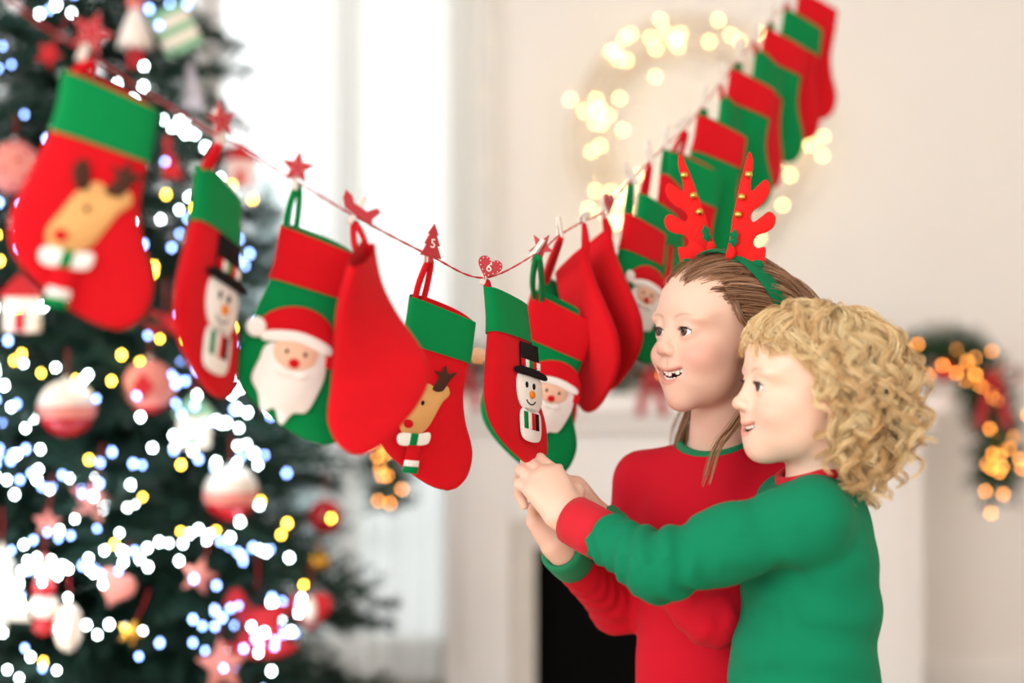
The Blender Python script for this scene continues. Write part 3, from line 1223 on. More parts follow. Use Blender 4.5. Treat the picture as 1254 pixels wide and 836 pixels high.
def art_santa(st, R):
    a = empty('bearded_face_applique', (0, 0, 0), st)
    beard = closed_spline([(-0.030, 0.012), (-0.036, -0.006), (-0.040, -0.026), (-0.030, -0.040), (-0.022, -0.058), (-0.010, -0.052), (0.000, -0.068), (0.010, -0.054), (0.024, -0.050), (0.032, -0.030), (0.036, -0.008), (0.030, 0.014), (0, 0.02)], 48)
    felt('beard', beard, FELT_W, a, 0, R=R)
    felt('face', closed_spline([(-0.022, 0.016), (-0.020, -0.002), (0, -0.010), (0.020, -0.002), (0.022, 0.016), (0, 0.022)], 30), FELT_S, a, 1, R=R)
    felt('hat', closed_spline([(-0.036, 0.022), (-0.042, 0.036), (-0.026, 0.050), (0.0, 0.056), (0.026, 0.048), (0.040, 0.026), (0.044, 0.002), (0.034, 0.000), (0.030, 0.016), (0.0, 0.026)], 44), FELT_R, a, 1, R=R)
    felt('hat_brim', closed_spline([(-0.036, 0.014), (-0.036, 0.024), (0.0, 0.030), (0.034, 0.022), (0.034, 0.012), (0, 0.019)], 36), FELT_W, a, 2, R=R)
    felt('pompom', oval(-0.047, 0.026, 0.0105, 0.0105), FELT_W, a, 2, R=R)
    felt('nose', oval(0.0, -0.003, 0.0058, 0.0050), FELT_R, a, 2, R=R)
    for s in (-1, 1):
        felt('eye', oval(0.010 * s, 0.008, 0.0018, 0.0026, 12), FELT_K, a, 2, R=R)
    felt('moustache', closed_spline([(-0.018, -0.014), (-0.010, -0.009), (0, -0.012), (0.010, -0.009), (0.018, -0.014), (0.008, -0.018), (0, -0.016), (-0.008, -0.018)], 26), FELT_W, a, 2, R=R)


def art_deer(st, R):
    a = empty('reindeer_applique', (0, 0, 0), st)
    felt('head', closed_spline([(-0.016, 0.026), (-0.004, 0.036), (0.012, 0.032), (0.024, 0.038), (0.030, 0.028), (0.022, 0.016), (0.016, 0.000), (0.008, -0.020), (-0.006, -0.034), (-0.024, -0.034), (-0.032, -0.020), (-0.026, 0.000)], 48), FELT_T, a, 0, R=R)
    felt('antler', closed_spline([(0.004, 0.030), (0.010, 0.046), (0.002, 0.054), (0.012, 0.054), (0.016, 0.064), (0.022, 0.054), (0.034, 0.058), (0.026, 0.046), (0.018, 0.030)], 36), FELT_B, a, 1, R=R)
    felt('antler', closed_spline([(-0.020, 0.024), (-0.028, 0.040), (-0.022, 0.052), (-0.014, 0.044), (-0.010, 0.028)], 24), FELT_B, a, 1, R=R)
    felt('nose', oval(-0.020, -0.020, 0.0065, 0.0055), FELT_R, a, 1, R=R)
    felt('eye', oval(-0.006, 0.010, 0.0022, 0.0032, 12), FELT_K, a, 1, R=R)
    felt('scarf', closed_spline([(-0.030, -0.034), (-0.004, -0.030), (0.012, -0.026), (0.012, -0.040), (-0.006, -0.046), (-0.028, -0.048)], 26), FELT_W, a, 1, R=R)
    felt('scarf_stripe', [(-0.014, -0.031), (-0.004, -0.030), (-0.004, -0.045), (-0.014, -0.047)], FELT_G, a, 2, R=R)
    felt('scarf_end', [(-0.016, -0.046), (0.002, -0.044), (0.004, -0.078), (-0.016, -0.080)], FELT_R, a, 1, R=R)
    felt('scarf_end', [(-0.0165, -0.066), (0.0035, -0.064), (0.0042, -0.072), (-0.0165, -0.074)], FELT_W, a, 2, R=R)
    felt('scarf_end', [(-0.0165, -0.074), (0.0042, -0.072), (0.0046, -0.081), (-0.0165, -0.083)], FELT_G, a, 2, R=R)


def art_snowman(st, R):
    a = empty('snowman_applique', (0, 0, 0), st)
    felt('head', closed_spline([(-0.028, 0.018), (-0.032, -0.006), (-0.022, -0.024), (0.0, -0.030), (0.022, -0.024), (0.032, -0.006), (0.028, 0.018), (0, 0.024)], 40), FELT_W, a, 0, R=R)
    felt('hat', [(-0.024, 0.026), (-0.022, 0.062), (0.022, 0.062), (0.024, 0.026)], FELT_K, a, 1, R=R)
    felt('hat_brim', closed_spline([(-0.038, 0.018), (-0.036, 0.026), (0, 0.028), (0.036, 0.026), (0.038, 0.018), (0, 0.018)], 30), FELT_K, a, 2, R=R)
    for k in range(5):
        x0 = -0.023 + k * 0.0094
        felt('hat_band', [(x0, 0.029), (x0, 0.039), (x0 + 0.009, 0.039), (x0 + 0.009, 0.029)], (FELT_R, FELT_W, FELT_G)[k % 3], a, 2, R=R)
    for s in (-1, 1):
        felt('eye', oval(0.009 * s, 0.006, 0.0030, 0.0042, 12), FELT_K, a, 1, R=R)
    felt('nose', oval(0.002, -0.006, 0.0062, 0.0052, 16), FELT_O, a, 2, R=R)
    sm = [(0.014 * math.sin(t), -0.008 - 0.012 * math.cos(t)) for t in np.linspace(-1.0, 1.0, 14)]
    sm2 = [(0.0125 * math.sin(t), -0.008 - 0.0105 * math.cos(t)) for t in np.linspace(1.0, -1.0, 14)]
    felt('smile', sm + sm2, FELT_K, a, 1, 0.0016, R=R)
    felt('body', closed_spline([(-0.020, -0.026), (-0.026, -0.048), (-0.018, -0.066), (0.018, -0.066), (0.026, -0.048), (0.020, -0.026)], 32), FELT_W, a, 0, R=R)
    for k in range(4):
        x0 = -0.018 + k * 0.009
        felt('scarf_stripe', [(x0, -0.030), (x0, -0.052), (x0 + 0.0088, -0.052), (x0 + 0.0088, -0.030)], (FELT_G, FELT_W, FELT_R, FELT_K)[k % 4], a, 1, R=R)


ART = {'santa': art_santa, 'deer': art_deer, 'snowman': art_snowman}


def rope_depth(px):
    return 1.9 / (1 - 1.45 * (px - 627) / FPX)


ROPE_PX = [(-40, -48), (40, 22), (108, 66), (165, 104), (240, 150), (268, 168), (300, 186), (363, 222), (437, 266), (525, 312), (592, 340), (657, 310), (685, 288), (716, 270), (741, 258),
           (772, 222), (795, 198), (815, 178), (838, 158), (862, 128), (884, 100), (905, 72), (925, 48), (945, 24), (965, 2), (985, -20), (1010, -48), (1040, -82)]
rope_pts = [P(a, b, rope_depth(a)) for a, b in ROPE_PX]
TWINE = mat('red_cotton_twine', srgb(200, 40, 48), 0.8, bump=0.4, bscale=1500)
tw = empty('twine', rope_pts[10])
tag(tw, 'thin red twine strung across the room holding the stockings', 'twine')
sp = spline([tuple(p - tw.location) for p in rope_pts], 260)
two = MB()
for ph in (0, math.pi):
    two.tube([(q[0] + 0.0006 * math.cos(i * 1.6 + ph), q[1], q[2] + 0.0006 * math.sin(i * 1.6 + ph)) for i, q in enumerate(sp)], 0.0009, 5)
two.build('cord', TWINE, tw)
for nm, a, b in (('cord_end', rope_pts[0], Vector((XL, 0.75, 1.75))), ('cord_end', rope_pts[-1], Vector((1.30, BACK_Y, 2.62)))):
    q = [a.lerp(b, u) - Vector((0, 0, 0.06 * math.sin(math.pi * u))) - tw.location for u in np.linspace(0, 1, 30)]
    MB().tube(q, 0.0013, 5).build(nm, TWINE, tw)
HOOK = mat('white_wall_hook', srgb(235, 235, 232), 0.3)
for (loc, lab) in ((Vector((XL, 0.75, 1.75)), 'small white hook on the wall holding the near end of the twine'), (Vector((1.30, BACK_Y, 2.62)), 'small white hook high on the wall holding the far end of the twine')):
    h = empty('wall_hook', loc)
    tag(h, lab, 'hook')
    MB().box((0, 0, 0), (0.02, 0.02, 0.04), bev=0.003).build('plate', HOOK, h)
    MB().tube([(0.0, -0.006, -0.005), (0.004, -0.02, -0.012), (0.006, -0.028, 0.0), (0.004, -0.026, 0.012)], 0.003, 6).build('prong', HOOK, h)


def rope_at(px):
    a = [p[0] for p in ROPE_PX]
    b = [p[1] for p in ROPE_PX]
    return P(px, float(np.interp(px, a, b)), rope_depth(px))


def stocking(corner, peg_px, body, cuff, art, yaw, label, roll=0.0, scale=1.0, mirror=False, artpos=None, loop=None, dd=0.0, twist=0.0):
    """corner = picture place of the hanging corner; hangs from the twine above at peg_px"""
    d = rope_depth(peg_px) + dd
    o = empty('christmas_stocking', P(corner[0], corner[1], d))
    tag(o, label, 'stocking', 'felt stockings hung along the twine')
    o.scale = (scale, scale, scale)
    o.rotation_euler = Matrix.Rotation(math.radians(yaw), 3, 'Z').to_euler()
    R = Matrix.Rotation(math.radians(-roll), 4, 'Y') @ Matrix.Rotation(math.radians(yaw), 4, 'Z')
    o.rotation_euler = R.to_euler()
    tagm = ('mirrored' if mirror else 'plain') + '_%d' % twist
    part('body', st_mesh('body_' + tagm, lambda: stocking_tube(0, NS - 1, 0.0, mirror, twist=twist), body), o)
    if cuff is not None:
        part('cuff', st_mesh('cuff_' + tagm, lambda: stocking_tube(0, 6, 0.0022, mirror, twist=twist), cuff), o)
    # loop of felt up to the peg
    Wm = (Matrix.Translation(o.location) @ R @ Matrix.Diagonal((scale, scale, scale, 1)))
    g = Wm.inverted() @ (rope_at(peg_px) - Vector((0, 0, 0.010)))
    sx = -1 if mirror else 1
    a = Vector((0.005 * sx, 0.004, -0.012))
    b = Vector((0.014 * sx, 0.005, -0.016))
    top = g
    mid = (a + top) / 2
    lp = spline([tuple(a), tuple(mid + Vector((-0.004 * sx, 0, 0.0))), tuple(top + Vector((-0.001, 0, 0.002))), tuple(top + Vector((0.004 * sx, 0.002, 0.0))), tuple((b + top) / 2 + Vector((0.004 * sx, 0.002, 0))), tuple(b)], 22)
    V, Fc = [], []
    lm = MB().tube([tuple(q) for q in lp], 0.0040, 6)
    lm.build('hanging_loop', loop or body, o)
    if art:
        ART[art](o, artpos or (0.028, -0.125, math.radians(-22), 1.0))
    return o


S = stocking
S((79, 88), 108, FELT_R, FELT_G, 'deer', 28, 'large red stocking with green cuff and reindeer patch in front of the tree', artpos=(0.020, -0.140, math.radians(-18), 1.05), scale=1.0)
S((245, 204), 268, FELT_R, FELT_G, 'snowman', 75, 'red stocking with green cuff and snowman patch, turned edgeways beside the bearded-face stocking', artpos=(0.024, -0.140, math.radians(-14), 1.1))
S((345, 278), 363, FELT_G, FELT_R, 'santa', 24, 'green stocking with red cuff and white-bearded face patch by the tree', artpos=(0.010, -0.146, math.radians(-12), 1.05), loop=FELT_G)
S((452, 298), 437, FELT_R, None, None, 26, 'plain red stocking overlapping the bearded-face stocking, its back turned', mirror=True, roll=9, twist=68, dd=-0.07, scale=0.95)
S((504, 364), 525, FELT_R, FELT_G, 'deer', 28, 'red stocking with green cuff and tan reindeer in a striped scarf', artpos=(0.012, -0.140, math.radians(-12), 0.95))
S((597, 352), 597, FELT_R, FELT_G, 'snowman', 60, 'red stocking with snowman patch whose toe the children are holding', roll=10, dd=-0.03, artpos=(0.038, -0.140, math.radians(-16), 1.0))
S((652, 358), 657, FELT_G, FELT_R, 'santa', 4, 'green stocking with red cuff and bearded face patch right behind the held stocking', roll=-7, dd=0.10, scale=1.1, artpos=(0.040, -0.132, math.radians(-8), 0.85), loop=FELT_G)
S((664, 338), 685, FELT_R, FELT_G, None, 50, 'red stocking with green cuff half hidden behind the green bearded-face stocking', dd=0.13)
S((716, 302), 716, FELT_R, None, None, -60, 'plain red stocking with narrow pointed toe above the mantel', mirror=True, roll=8, scale=1.0)
S((746, 281), 741, FELT_R, None, None, -55, 'plain red stocking partly behind the narrow pointed one', mirror=True, roll=6)
S((767, 262), 772, FELT_G, FELT_R, 'santa', 40, 'green stocking with red cuff and bearded face patch beside the antler headband', loop=FELT_G, artpos=(0.030, -0.135, math.radians(-14), 0.95), scale=0.95)
S((785, 238), 795, FELT_R, FELT_G, None, 45, 'red stocking with green cuff just behind the far bearded-face stocking by the antlers')
S((812, 214), 815, FELT_G, FELT_R, None, 60, 'narrow green stocking with red cuff behind the left antler', loop=FELT_G)
S((820, 186), 838, FELT_R, FELT_G, None, 22, 'wide red stocking with slanting green cuff behind the antlers', scale=1.1)
S((856, 142), 862, FELT_G, FELT_R, None, 25, 'green stocking with a deep red cuff above the antlers', loop=FELT_G, scale=1.05)
S((886, 118), 884, FELT_R, FELT_G, None, 62, 'red stocking with green cuff turned edgeways above the right antler')
S((896, 86), 905, FELT_G, FELT_R, None, 24, 'green stocking with red cuff high beside the wreath', loop=FELT_G)
S((928, 62), 925, FELT_R, FELT_G, None, 50, 'red stocking with green cuff high up past the wreath')
S((938, 36), 945, FELT_G, FELT_R, None, 26, 'green stocking with red cuff second from the top of the twine', loop=FELT_G)
S((962, 12), 965, FELT_R, FELT_G, None, 30, 'red stocking with green cuff near the top of the twine')
S((978, -10), 985, FELT_R, None, None, 20, 'plain red stocking topmost on the twine')

# ------------------------------------------------------------------ pegs
PEGW = mat('whitewashed_peg_wood', srgb(232, 222, 212), 0.6, noise=0.15, nscale=200)
PEGR = mat('red_painted_wood', srgb(178, 30, 40), 0.5)
WIRE = mat('steel_spring', srgb(190, 190, 190), 0.3, metal=1.0)
WPAINT = mat('white_painted_dots', srgb(240, 232, 225), 0.6)


def digit(ch, parent, size, m, loc):
    c = bpy.data.curves.new('digit', 'FONT')
    c.body = ch
    c.size = size
    c.extrude = 0.0004
    c.align_x = 'CENTER'
    c.align_y = 'CENTER'
    t = bpy.data.objects.new('digit', c)
    COL.objects.link(t)
    bpy.context.view_layer.update()
    me = bpy.data.meshes.new_from_object(t)
    bpy.data.objects.remove(t)
    me.transform(Matrix.Rotation(math.radians(90), 4, 'X'))
    me.materials.clear()
    o = link('digit', me, m, parent, False)
    o.location = loc
    return o


TREE_P = [(0, 0.024), (0.008, 0.011), (0.005, 0.011), (0.012, -0.002), (0.008, -0.002), (0.016, -0.017), (0.003, -0.017), (0.003, -0.024), (-0.003, -0.024), (-0.003, -0.017), (-0.016, -0.017), (-0.008, -0.002), (-0.012, -0.002), (-0.005, 0.011), (-0.008, 0.011)]
SLEIGH = [(-0.024, 0.006), (-0.014, 0.004), (-0.008, -0.002), (0.010, -0.002), (0.018, 0.008), (0.024, 0.006), (0.020, -0.006), (0.024, -0.014), (-0.014, -0.012), (-0.022, -0.004)]


def peg(px, shape, yaw, tilt, label, num=None, up=0.006, s=1.0):
    o = empty('clothes_peg', rope_at(px) + Vector((0, -0.002, up)))
    tag(o, label, 'clothes peg', 'little wooden pegs on the twine')
    o.rotation_euler = (Matrix.Rotation(math.radians(yaw), 3, 'Z') @ Matrix.Rotation(math.radians(tilt), 3, 'Y')).to_euler()
    o.scale = (s, s, s)
    for sd in (-1, 1):
        V = MB()
        V.box((0, sd * 0.0026, 0.0), (0.0062, 0.0030, 0.036), bev=0.0006, rot=Matrix.Rotation(sd * 0.07, 3, 'X'))
        V.build('peg_half', PEGW, o, False)
    MB().tube([(x, 0.004 * math.cos(a), 0.002 + 0.004 * math.sin(a)) for x, a in ((-0.0035 + 0.0007 * i, i * 0.8) for i in range(11))], 0.0006, 5).build('spring', WIRE, o)
    if shape:
        pts = {'star': star_pts(0.020, 0.0088), 'heart': heart_pts(0.0165), 'tree': TREE_P, 'sleigh': SLEIGH}[shape]
        q = MB().plate(pts, 0.003, -0.0062, 0.0005).build('wooden_' + shape, PEGR, o, False)
        q.location = (0, 0, 0.006)
        inner = {'star': star_pts(0.0165, 0.0070), 'heart': heart_pts(0.0140), 'tree': None, 'sleigh': None}[shape]
        if inner:
            n = len(inner)
            for k in range(0, n, 1 if n < 20 else 2):
                MB().box((inner[k][0], -0.0080, inner[k][1]), (0.0012, 0.0005, 0.0012)).build('painted_dot', WPAINT, q, False)
        if num:
            digit(num, q, 0.016, WPAINT, (0, -0.0081, -0.001))
    return o


peg(108, 'star', 28, 20, 'peg with a red star holding the large reindeer stocking', up=0.012, s=1.1)
peg(268, 'star', 50, -10, 'peg clipping the edgeways snowman stocking by the tree', up=0.010)
peg(363, 'star', 15, 8, 'peg with a red wooden star above the green bearded-face stocking', up=0.008)
peg(437, 'sleigh', 20, 32, 'peg with a red sleigh shape holding the plain red stocking', up=0.008)
peg(525, 'tree', 40, 8, 'peg with a red wooden tree numbered five', '5', up=0.008)
peg(596, 'heart', 12, 22, 'peg with a red wooden heart numbered six', '6', up=0.006)
peg(657, 'star', 150, -38, 'white peg turned backwards above the second bearded-face stocking', up=0.004)
peg(685, None, 60, -12, 'white peg standing upright on the twine without ornament', up=0.008)
peg(716, None, 70, 70, 'white peg lying along the twine above the plain red stockings', up=0.006)
peg(741, 'heart', 62, 0, 'peg with a red shape at the second plain red stocking', up=0.006)
for px, t, lab in ((772, -30, 'white peg above the far green bearded-face stocking'), (795, -14, 'white peg with red loop left of the antlers'), (815, 10, 'white peg over the narrow green stocking'), (838, 60, 'white peg tilted flat above the wide red stocking'),
                   (862, 10, 'white peg on the deep red cuff above the antlers'), (884, 12, 'white peg above the right antler'), (905, 8, 'white peg holding the high stocking beside the wreath'),
                   (925, 15, 'white peg high on the twine past the wreath'), (945, 5, 'white peg second from the top of the twine'), (965, 12, 'white peg near the top of the twine')):
    peg(px, None, 40, t, lab, up=0.012, s=1.15)

# ------------------------------------------------------------------ people: heads
EYE = (0.0622, 0.0275, 0.0)
EYE_R = 0.0128


def pose(loc, yaw, pitch=0.0, roll=0.0, scale=1.0):
    """local x forward, y to the person's left, z up; yaw = turn from facing the camera towards picture left"""
    fwd = Vector((-math.sin(yaw), -math.cos(yaw), 0))
    lft = Vector((0, 0, 1)).cross(fwd)
    R = Matrix((fwd, lft, Vector((0, 0, 1)))).transposed().to_4x4()
    return Matrix.Translation(Vector(loc)) @ R @ Matrix.Rotation(-pitch, 4, 'Y') @ Matrix.Rotation(roll, 4, 'X') @ Matrix.Diagonal((scale, scale, scale, 1))


def warp_ell(c, r, M, bend):
    """ellipsoid whose height follows z + bend*y^2 (a smile)"""
    to = _loc(M)
    sc = _sc(M)
    def fn(X, Y, Z):
        x, y, z = to(X, Y, Z)
        x = x - c[0] + 9.0 * y * y
        z = z - c[2] - bend * y * y
        y = y - c[1]
        k0 = np.sqrt((x / r[0]) ** 2 + (y / r[1]) ** 2 + (z / r[2]) ** 2) + 1e-9
        k1 = np.sqrt((x / r[0] ** 2) ** 2 + (y / r[1] ** 2) ** 2 + (z / r[2] ** 2) ** 2) + 1e-9
        return k0 * (k0 - 1) / k1 * sc
    lo, hi = _bb([c], max(r) * 1.4, M)
    return fn, lo, hi


def mouth_curve(u, p, up):
    y = u * p['mw']
    x = p['mx'] - 11.5 * y * y - 0.002 * abs(u) ** 3
    g = p['gap'] * (1 - u ** 4)
    z = p['mz'] + p['smile'] * y * y + (g * 0.28 if up else -g * 0.72)
    return x, y, z


def head_shape(F, M, p):
    put = F.put
    put(ell((-0.014, 0, 0.028), (0.087, 0.0705, p['crown'] - 0.028), M))
    put(ell((0.026, 0, 0.034), (0.0500, 0.059, 0.050), M), 0.02)
    put(ell((0.026, 0, -0.028), (0.0500, 0.0575, 0.058), M), 0.022)
    put(ell((0.024, 0, -0.052 - p['chin'] * 0.6), (0.049, 0.046, 0.037), M), 0.02)
    put(ell((p['mx'] - 0.0315, 0, -0.052), (0.0285, 0.032, 0.027), M), 0.02)
    put(ell((p['mx'] - 0.0240, 0, -0.0775 - p['chin']), (0.0165, 0.018, 0.0145), M), 0.020)
    for s in (-1, 1):
        put(ell((0.0520, 0.0360 * s, -0.0310), (0.0225, 0.0200, 0.0180), M), 0.016)
        put(ell((0.058, 0.040 * s, 0.0175), (0.013, 0.014, 0.0060), M), 0.018)
        put(ell((0.0840, 0.0275 * s, 0.0), (0.0150, 0.0170, 0.0105), M, rz=0.30 * s), 0.010, 's')
        # lids: a shell over the eyeball with an almond opening
        e = (EYE[0], EYE[1] * s, EYE[2])
        put(ell(e, (EYE_R + 0.0019,) * 3, M), 0.0045)
        put(ell((e[0] + 0.0135, e[1] + 0.0012 * s, e[2] - 0.0004), (0.0085, 0.0130, 0.0061 * p.get('lid', 1.0)), M, rz=0.12 * s), 0.0012, 's')
        # ear
        put(ell((-0.010, 0.0665 * s, -0.012), (0.0135, 0.0062, 0.0225), M, ry=0.15), 0.006)
        put(ell((-0.007, 0.0740 * s, -0.009), (0.0075, 0.0045, 0.0130), M, ry=0.15), 0.003, 's')
    # nose
    put(cone((0.0715, 0, 0.004), (0.0855, 0, -0.0190), 0.0052, 0.0066, M), 0.013)
    put(ell((p['nose'], 0, -0.0235), (0.0080, 0.0080, 0.0072), M), 0.007)
    for s in (-1, 1):
        put(ell((0.0805, 0.0098 * s, -0.0262), (0.0075, 0.0052, 0.0054), M), 0.005)
        put(ell((0.0865, 0.0058 * s, -0.0330), (0.0040, 0.0024, 0.0034), M), 0.002, 's')
    # muzzle groove, mouth opening and lips
    put(cone((p['mx'] + 0.0030, 0, -0.0385), (p['mx'] + 0.0034, 0, -0.0435), 0.0022, 0.0026, M), 0.004, 's')
    put(warp_ell((p['mx'] - 0.0060, 0, p['mz'] - p['gap'] * 0.22), (0.0135, p['mw'] * 1.08, p['gap'] * 0.5 + 0.0010), M, p['smile']), 0.002, 's')
    N = 10
    for up in (True, False):
        pts = []
        for i in range(N + 1):
            u = -1 + 2 * i / N
            x, y, z = mouth_curve(u, p, up)
            r = (0.0021 if up else 0.0029) * (1 - abs(u) ** 2.2) + 0.0010
            z += (0.0016 if up else -0.0020) * (1 - u * u)
            if up:
                z += 0.0006 * math.exp(-((abs(u) - 0.18) / 0.15) ** 2)
            pts.append(((x - 0.0042, y, z), r))
        for (a, ra), (b, rb) in zip(pts, pts[1:]):
            put(cone(a, b, ra, rb, M), 0.0022)


def head_colour(V, M, p):
    """skin pigment by place on the head, from vertex positions"""
    I = np.array(M.inverted())
    L = V @ I[:3, :3].T + I[:3, 3]
    x, y, z = L.T
    base = np.array(p['skin'][:3])
    c = np.tile(base, (len(V), 1))
    def mixin(w, col):
        w = np.clip(w, 0, 1)[:, None]
        c[:] = c * (1 - w) + np.array(col[:3]) * w
    front = (x > 0.02) & (x < 0.12) & (abs(y) < 0.08) & (z > -0.12) & (z < 0.12)
    g = lambda a, b, d, r: np.exp(-(((x - a) / r[0]) ** 2 + ((abs(y) - b) / r[1]) ** 2 + ((z - d) / r[2]) ** 2))
    mixin(front * p['blush'] * g(0.058, 0.043, -0.030, (0.03, 0.017, 0.018)), p['cheek'])
    mixin(front * 0.45 * g(0.098, 0.0, -0.025, (0.014, 0.012, 0.010)), p['cheek'])
    mixin(front * 0.25 * g(0.07, 0.0, -0.082 - p['chin'], (0.02, 0.016, 0.010)), p['cheek'])
    # lips
    u = y / p['mw']
    mid = p['mz'] + p['smile'] * y * y
    g0 = p['gap'] * (1 - np.clip(u ** 4, 0, 1))
    mid = mid - 0.22 * g0
    hh = 0.5 * g0
    du = z - (mid + hh)
    dl = (mid - hh) - z
    edge = np.clip((1.04 - abs(u)) / 0.1, 0, 1)
    lip = np.where(z > mid, np.clip((0.0036 * (1 - u * u) + 0.0008 - du) / 0.0012, 0, 1), np.clip((0.0050 * (1 - u * u) + 0.0008 - dl) / 0.0014, 0, 1))
    mixin(front * (x > 0.055) * edge * lip * 0.65, p['lip'])
    # mouth inside
    inner = front * (abs(u) < 1) * (z < mid + hh + 0.001) * (z > mid - hh - 0.001) * np.clip((p['mx'] - 11.5 * y * y - 0.0052 - x) / 0.002, 0, 1)
    mixin(inner, (0.16, 0.03, 0.03))
    # brows, lash line
    by = np.clip((abs(y) - 0.012) / 0.032, -0.3, 1.3)
    bz = 0.0175 + 0.0052 * np.sin(np.clip(by, 0, 1) * math.pi * 0.8) - 0.0015 * by
    bw = 0.0022 * (1 - 0.55 * np.clip(by, 0, 1))
    brow = np.exp(-((z - bz) / bw) ** 2) * np.clip((by + 0.08) / 0.15, 0, 1) * np.clip((1.05 - by) / 0.3, 0, 1)
    mixin(front * (x > 0.03) * brow * p['browk'], p['brow'])
    ex = abs(y) - EYE[1]
    rr = np.sqrt((x - EYE[0]) ** 2 + ex ** 2 + z ** 2)
    mixin(front * (rr < EYE_R + 0.0011) * (x > EYE[0]) * 0.75, (0.16, 0.07, 0.05))
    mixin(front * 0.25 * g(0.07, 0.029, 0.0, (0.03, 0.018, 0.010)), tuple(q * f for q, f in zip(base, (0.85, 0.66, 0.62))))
    # nostrils
    mixin(front * 0.6 * g(0.0885, 0.0058, -0.034, (0.004, 0.0028, 0.003)), (0.25, 0.07, 0.05))
    # ear blush
    mixin(0.4 * np.exp(-(((x + 0.008) / 0.02) ** 2 + ((abs(y) - 0.072) / 0.012) ** 2 + ((z + 0.012) / 0.03) ** 2)), p['cheek'])
    return c


def face_parts(root, body, M, p, mats):
    """eyes, lashes and teeth"""
    gz = p.get('gaze', (0.0, 0.0))
    for s in (1, -1):
        c = M @ Vector((EYE[0], EYE[1] * s, EYE[2]))
        d = Vector((math.cos(gz[0]) * math.cos(gz[1]), math.sin(gz[0]), math.sin(gz[1])))
        D = (M.to_3x3() @ d).normalized()
        R = D.to_track_quat('Z', 'Y').to_matrix()
        sc = _sc(M)
        nu, nv = 40, 36
        V, C, Fc = [], [], []
        for i in range(nv + 1):
            th = math.pi * i / nv
            for k in range(nu):
                a = 2 * math.pi * k / nu
                r = EYE_R * sc * (1 + 0.045 * math.exp(-(th / 0.42) ** 4))
                V.append(c + R @ Vector((r * math.sin(th) * math.cos(a), r * math.sin(th) * math.sin(a), r * math.cos(th))))
                if th < 0.25:
                    C.append((0.006, 0.005, 0.005))
                elif th < 0.58:
                    q = p['iris']
                    dk = 0.35 if th > 0.51 else 1.0
                    C.append(tuple(v * dk for v in q[:3]))
                else:
                    C.append((0.80, 0.77, 0.75))
        for i in range(nv):
            for k in range(nu):
                k2 = (k + 1) % nu
                Fc.append((i * nu + k, (i + 1) * nu + k, (i + 1) * nu + k2, i * nu + k2))
        me = np_mesh('eye', np.array([tuple(v) for v in V]), np.array(Fc), np.array(C))
        link('eye', me, mats['eye'], root, True, True)
        # upper lashes: a dark tapering rim with short hairs
        lm = MB()
        rim = []
        for i in range(11):
            u = -1 + 2 * i / 10
            yy = 0.0124 * u + 0.0012 * s
            zz = 0.0055 * p.get('lid', 1.0) * (1 - u * u) - 0.0004
            rr = EYE_R + 0.0011
            xx = math.sqrt(max(rr * rr - yy * yy - zz * zz, 1e-8))
            rim.append(M @ Vector((EYE[0] + xx, EYE[1] * s + yy, zz)))
        lm.tube(rim, [0.0003 + 0.00055 * math.sin(math.pi * i / 10) for i in range(11)], 5)
        for i in range(1, 20):
            u = -1 + 2 * i / 20
            yy = 0.0124 * u + 0.0012 * s
            zz = 0.0055 * p.get('lid', 1.0) * (1 - u * u) - 0.0002
            rr = EYE_R + 0.0011
            xx = math.sqrt(max(rr * rr - yy * yy - zz * zz, 1e-8))
            a = Vector((EYE[0] + xx, EYE[1] * s + yy, zz))
            b = a + Vector((0.0020, 0.0016 * u, 0.0004))
            e = b + Vector((0.0010, 0.0010 * u, 0.0014))
            lm.tube([M @ a, M @ b, M @ e], [0.00028, 0.0002, 0.00008], 3)
        lm.build('eyelashes', mats['lash'], root, True, True)
    for up in (True, False):
        for (u, w, h) in p['teeth_up' if up else 'teeth_low']:
            x, y, z = mouth_curve(u, p, up)
            x -= 0.0060
            zz = z - h / 2 + 0.0012 if up else z + h / 2 - 0.0016
            ang = math.atan2(23 * y, 1.0)
            R = (M.to_3x3().normalized() @ Matrix.Rotation(ang, 3, 'Z'))
            MB().box((0, 0, 0), (0.0032, w, h), bev=min(w, h) * 0.30).build('tooth', mats['tooth'], root, True, True)
            o = COL.objects[-1]
            o.matrix_parent_inverse = parent_world(root).inverted()
            o.matrix_basis = Matrix.Translation(M @ Vector((x, y, zz))) @ R.to_4x4()

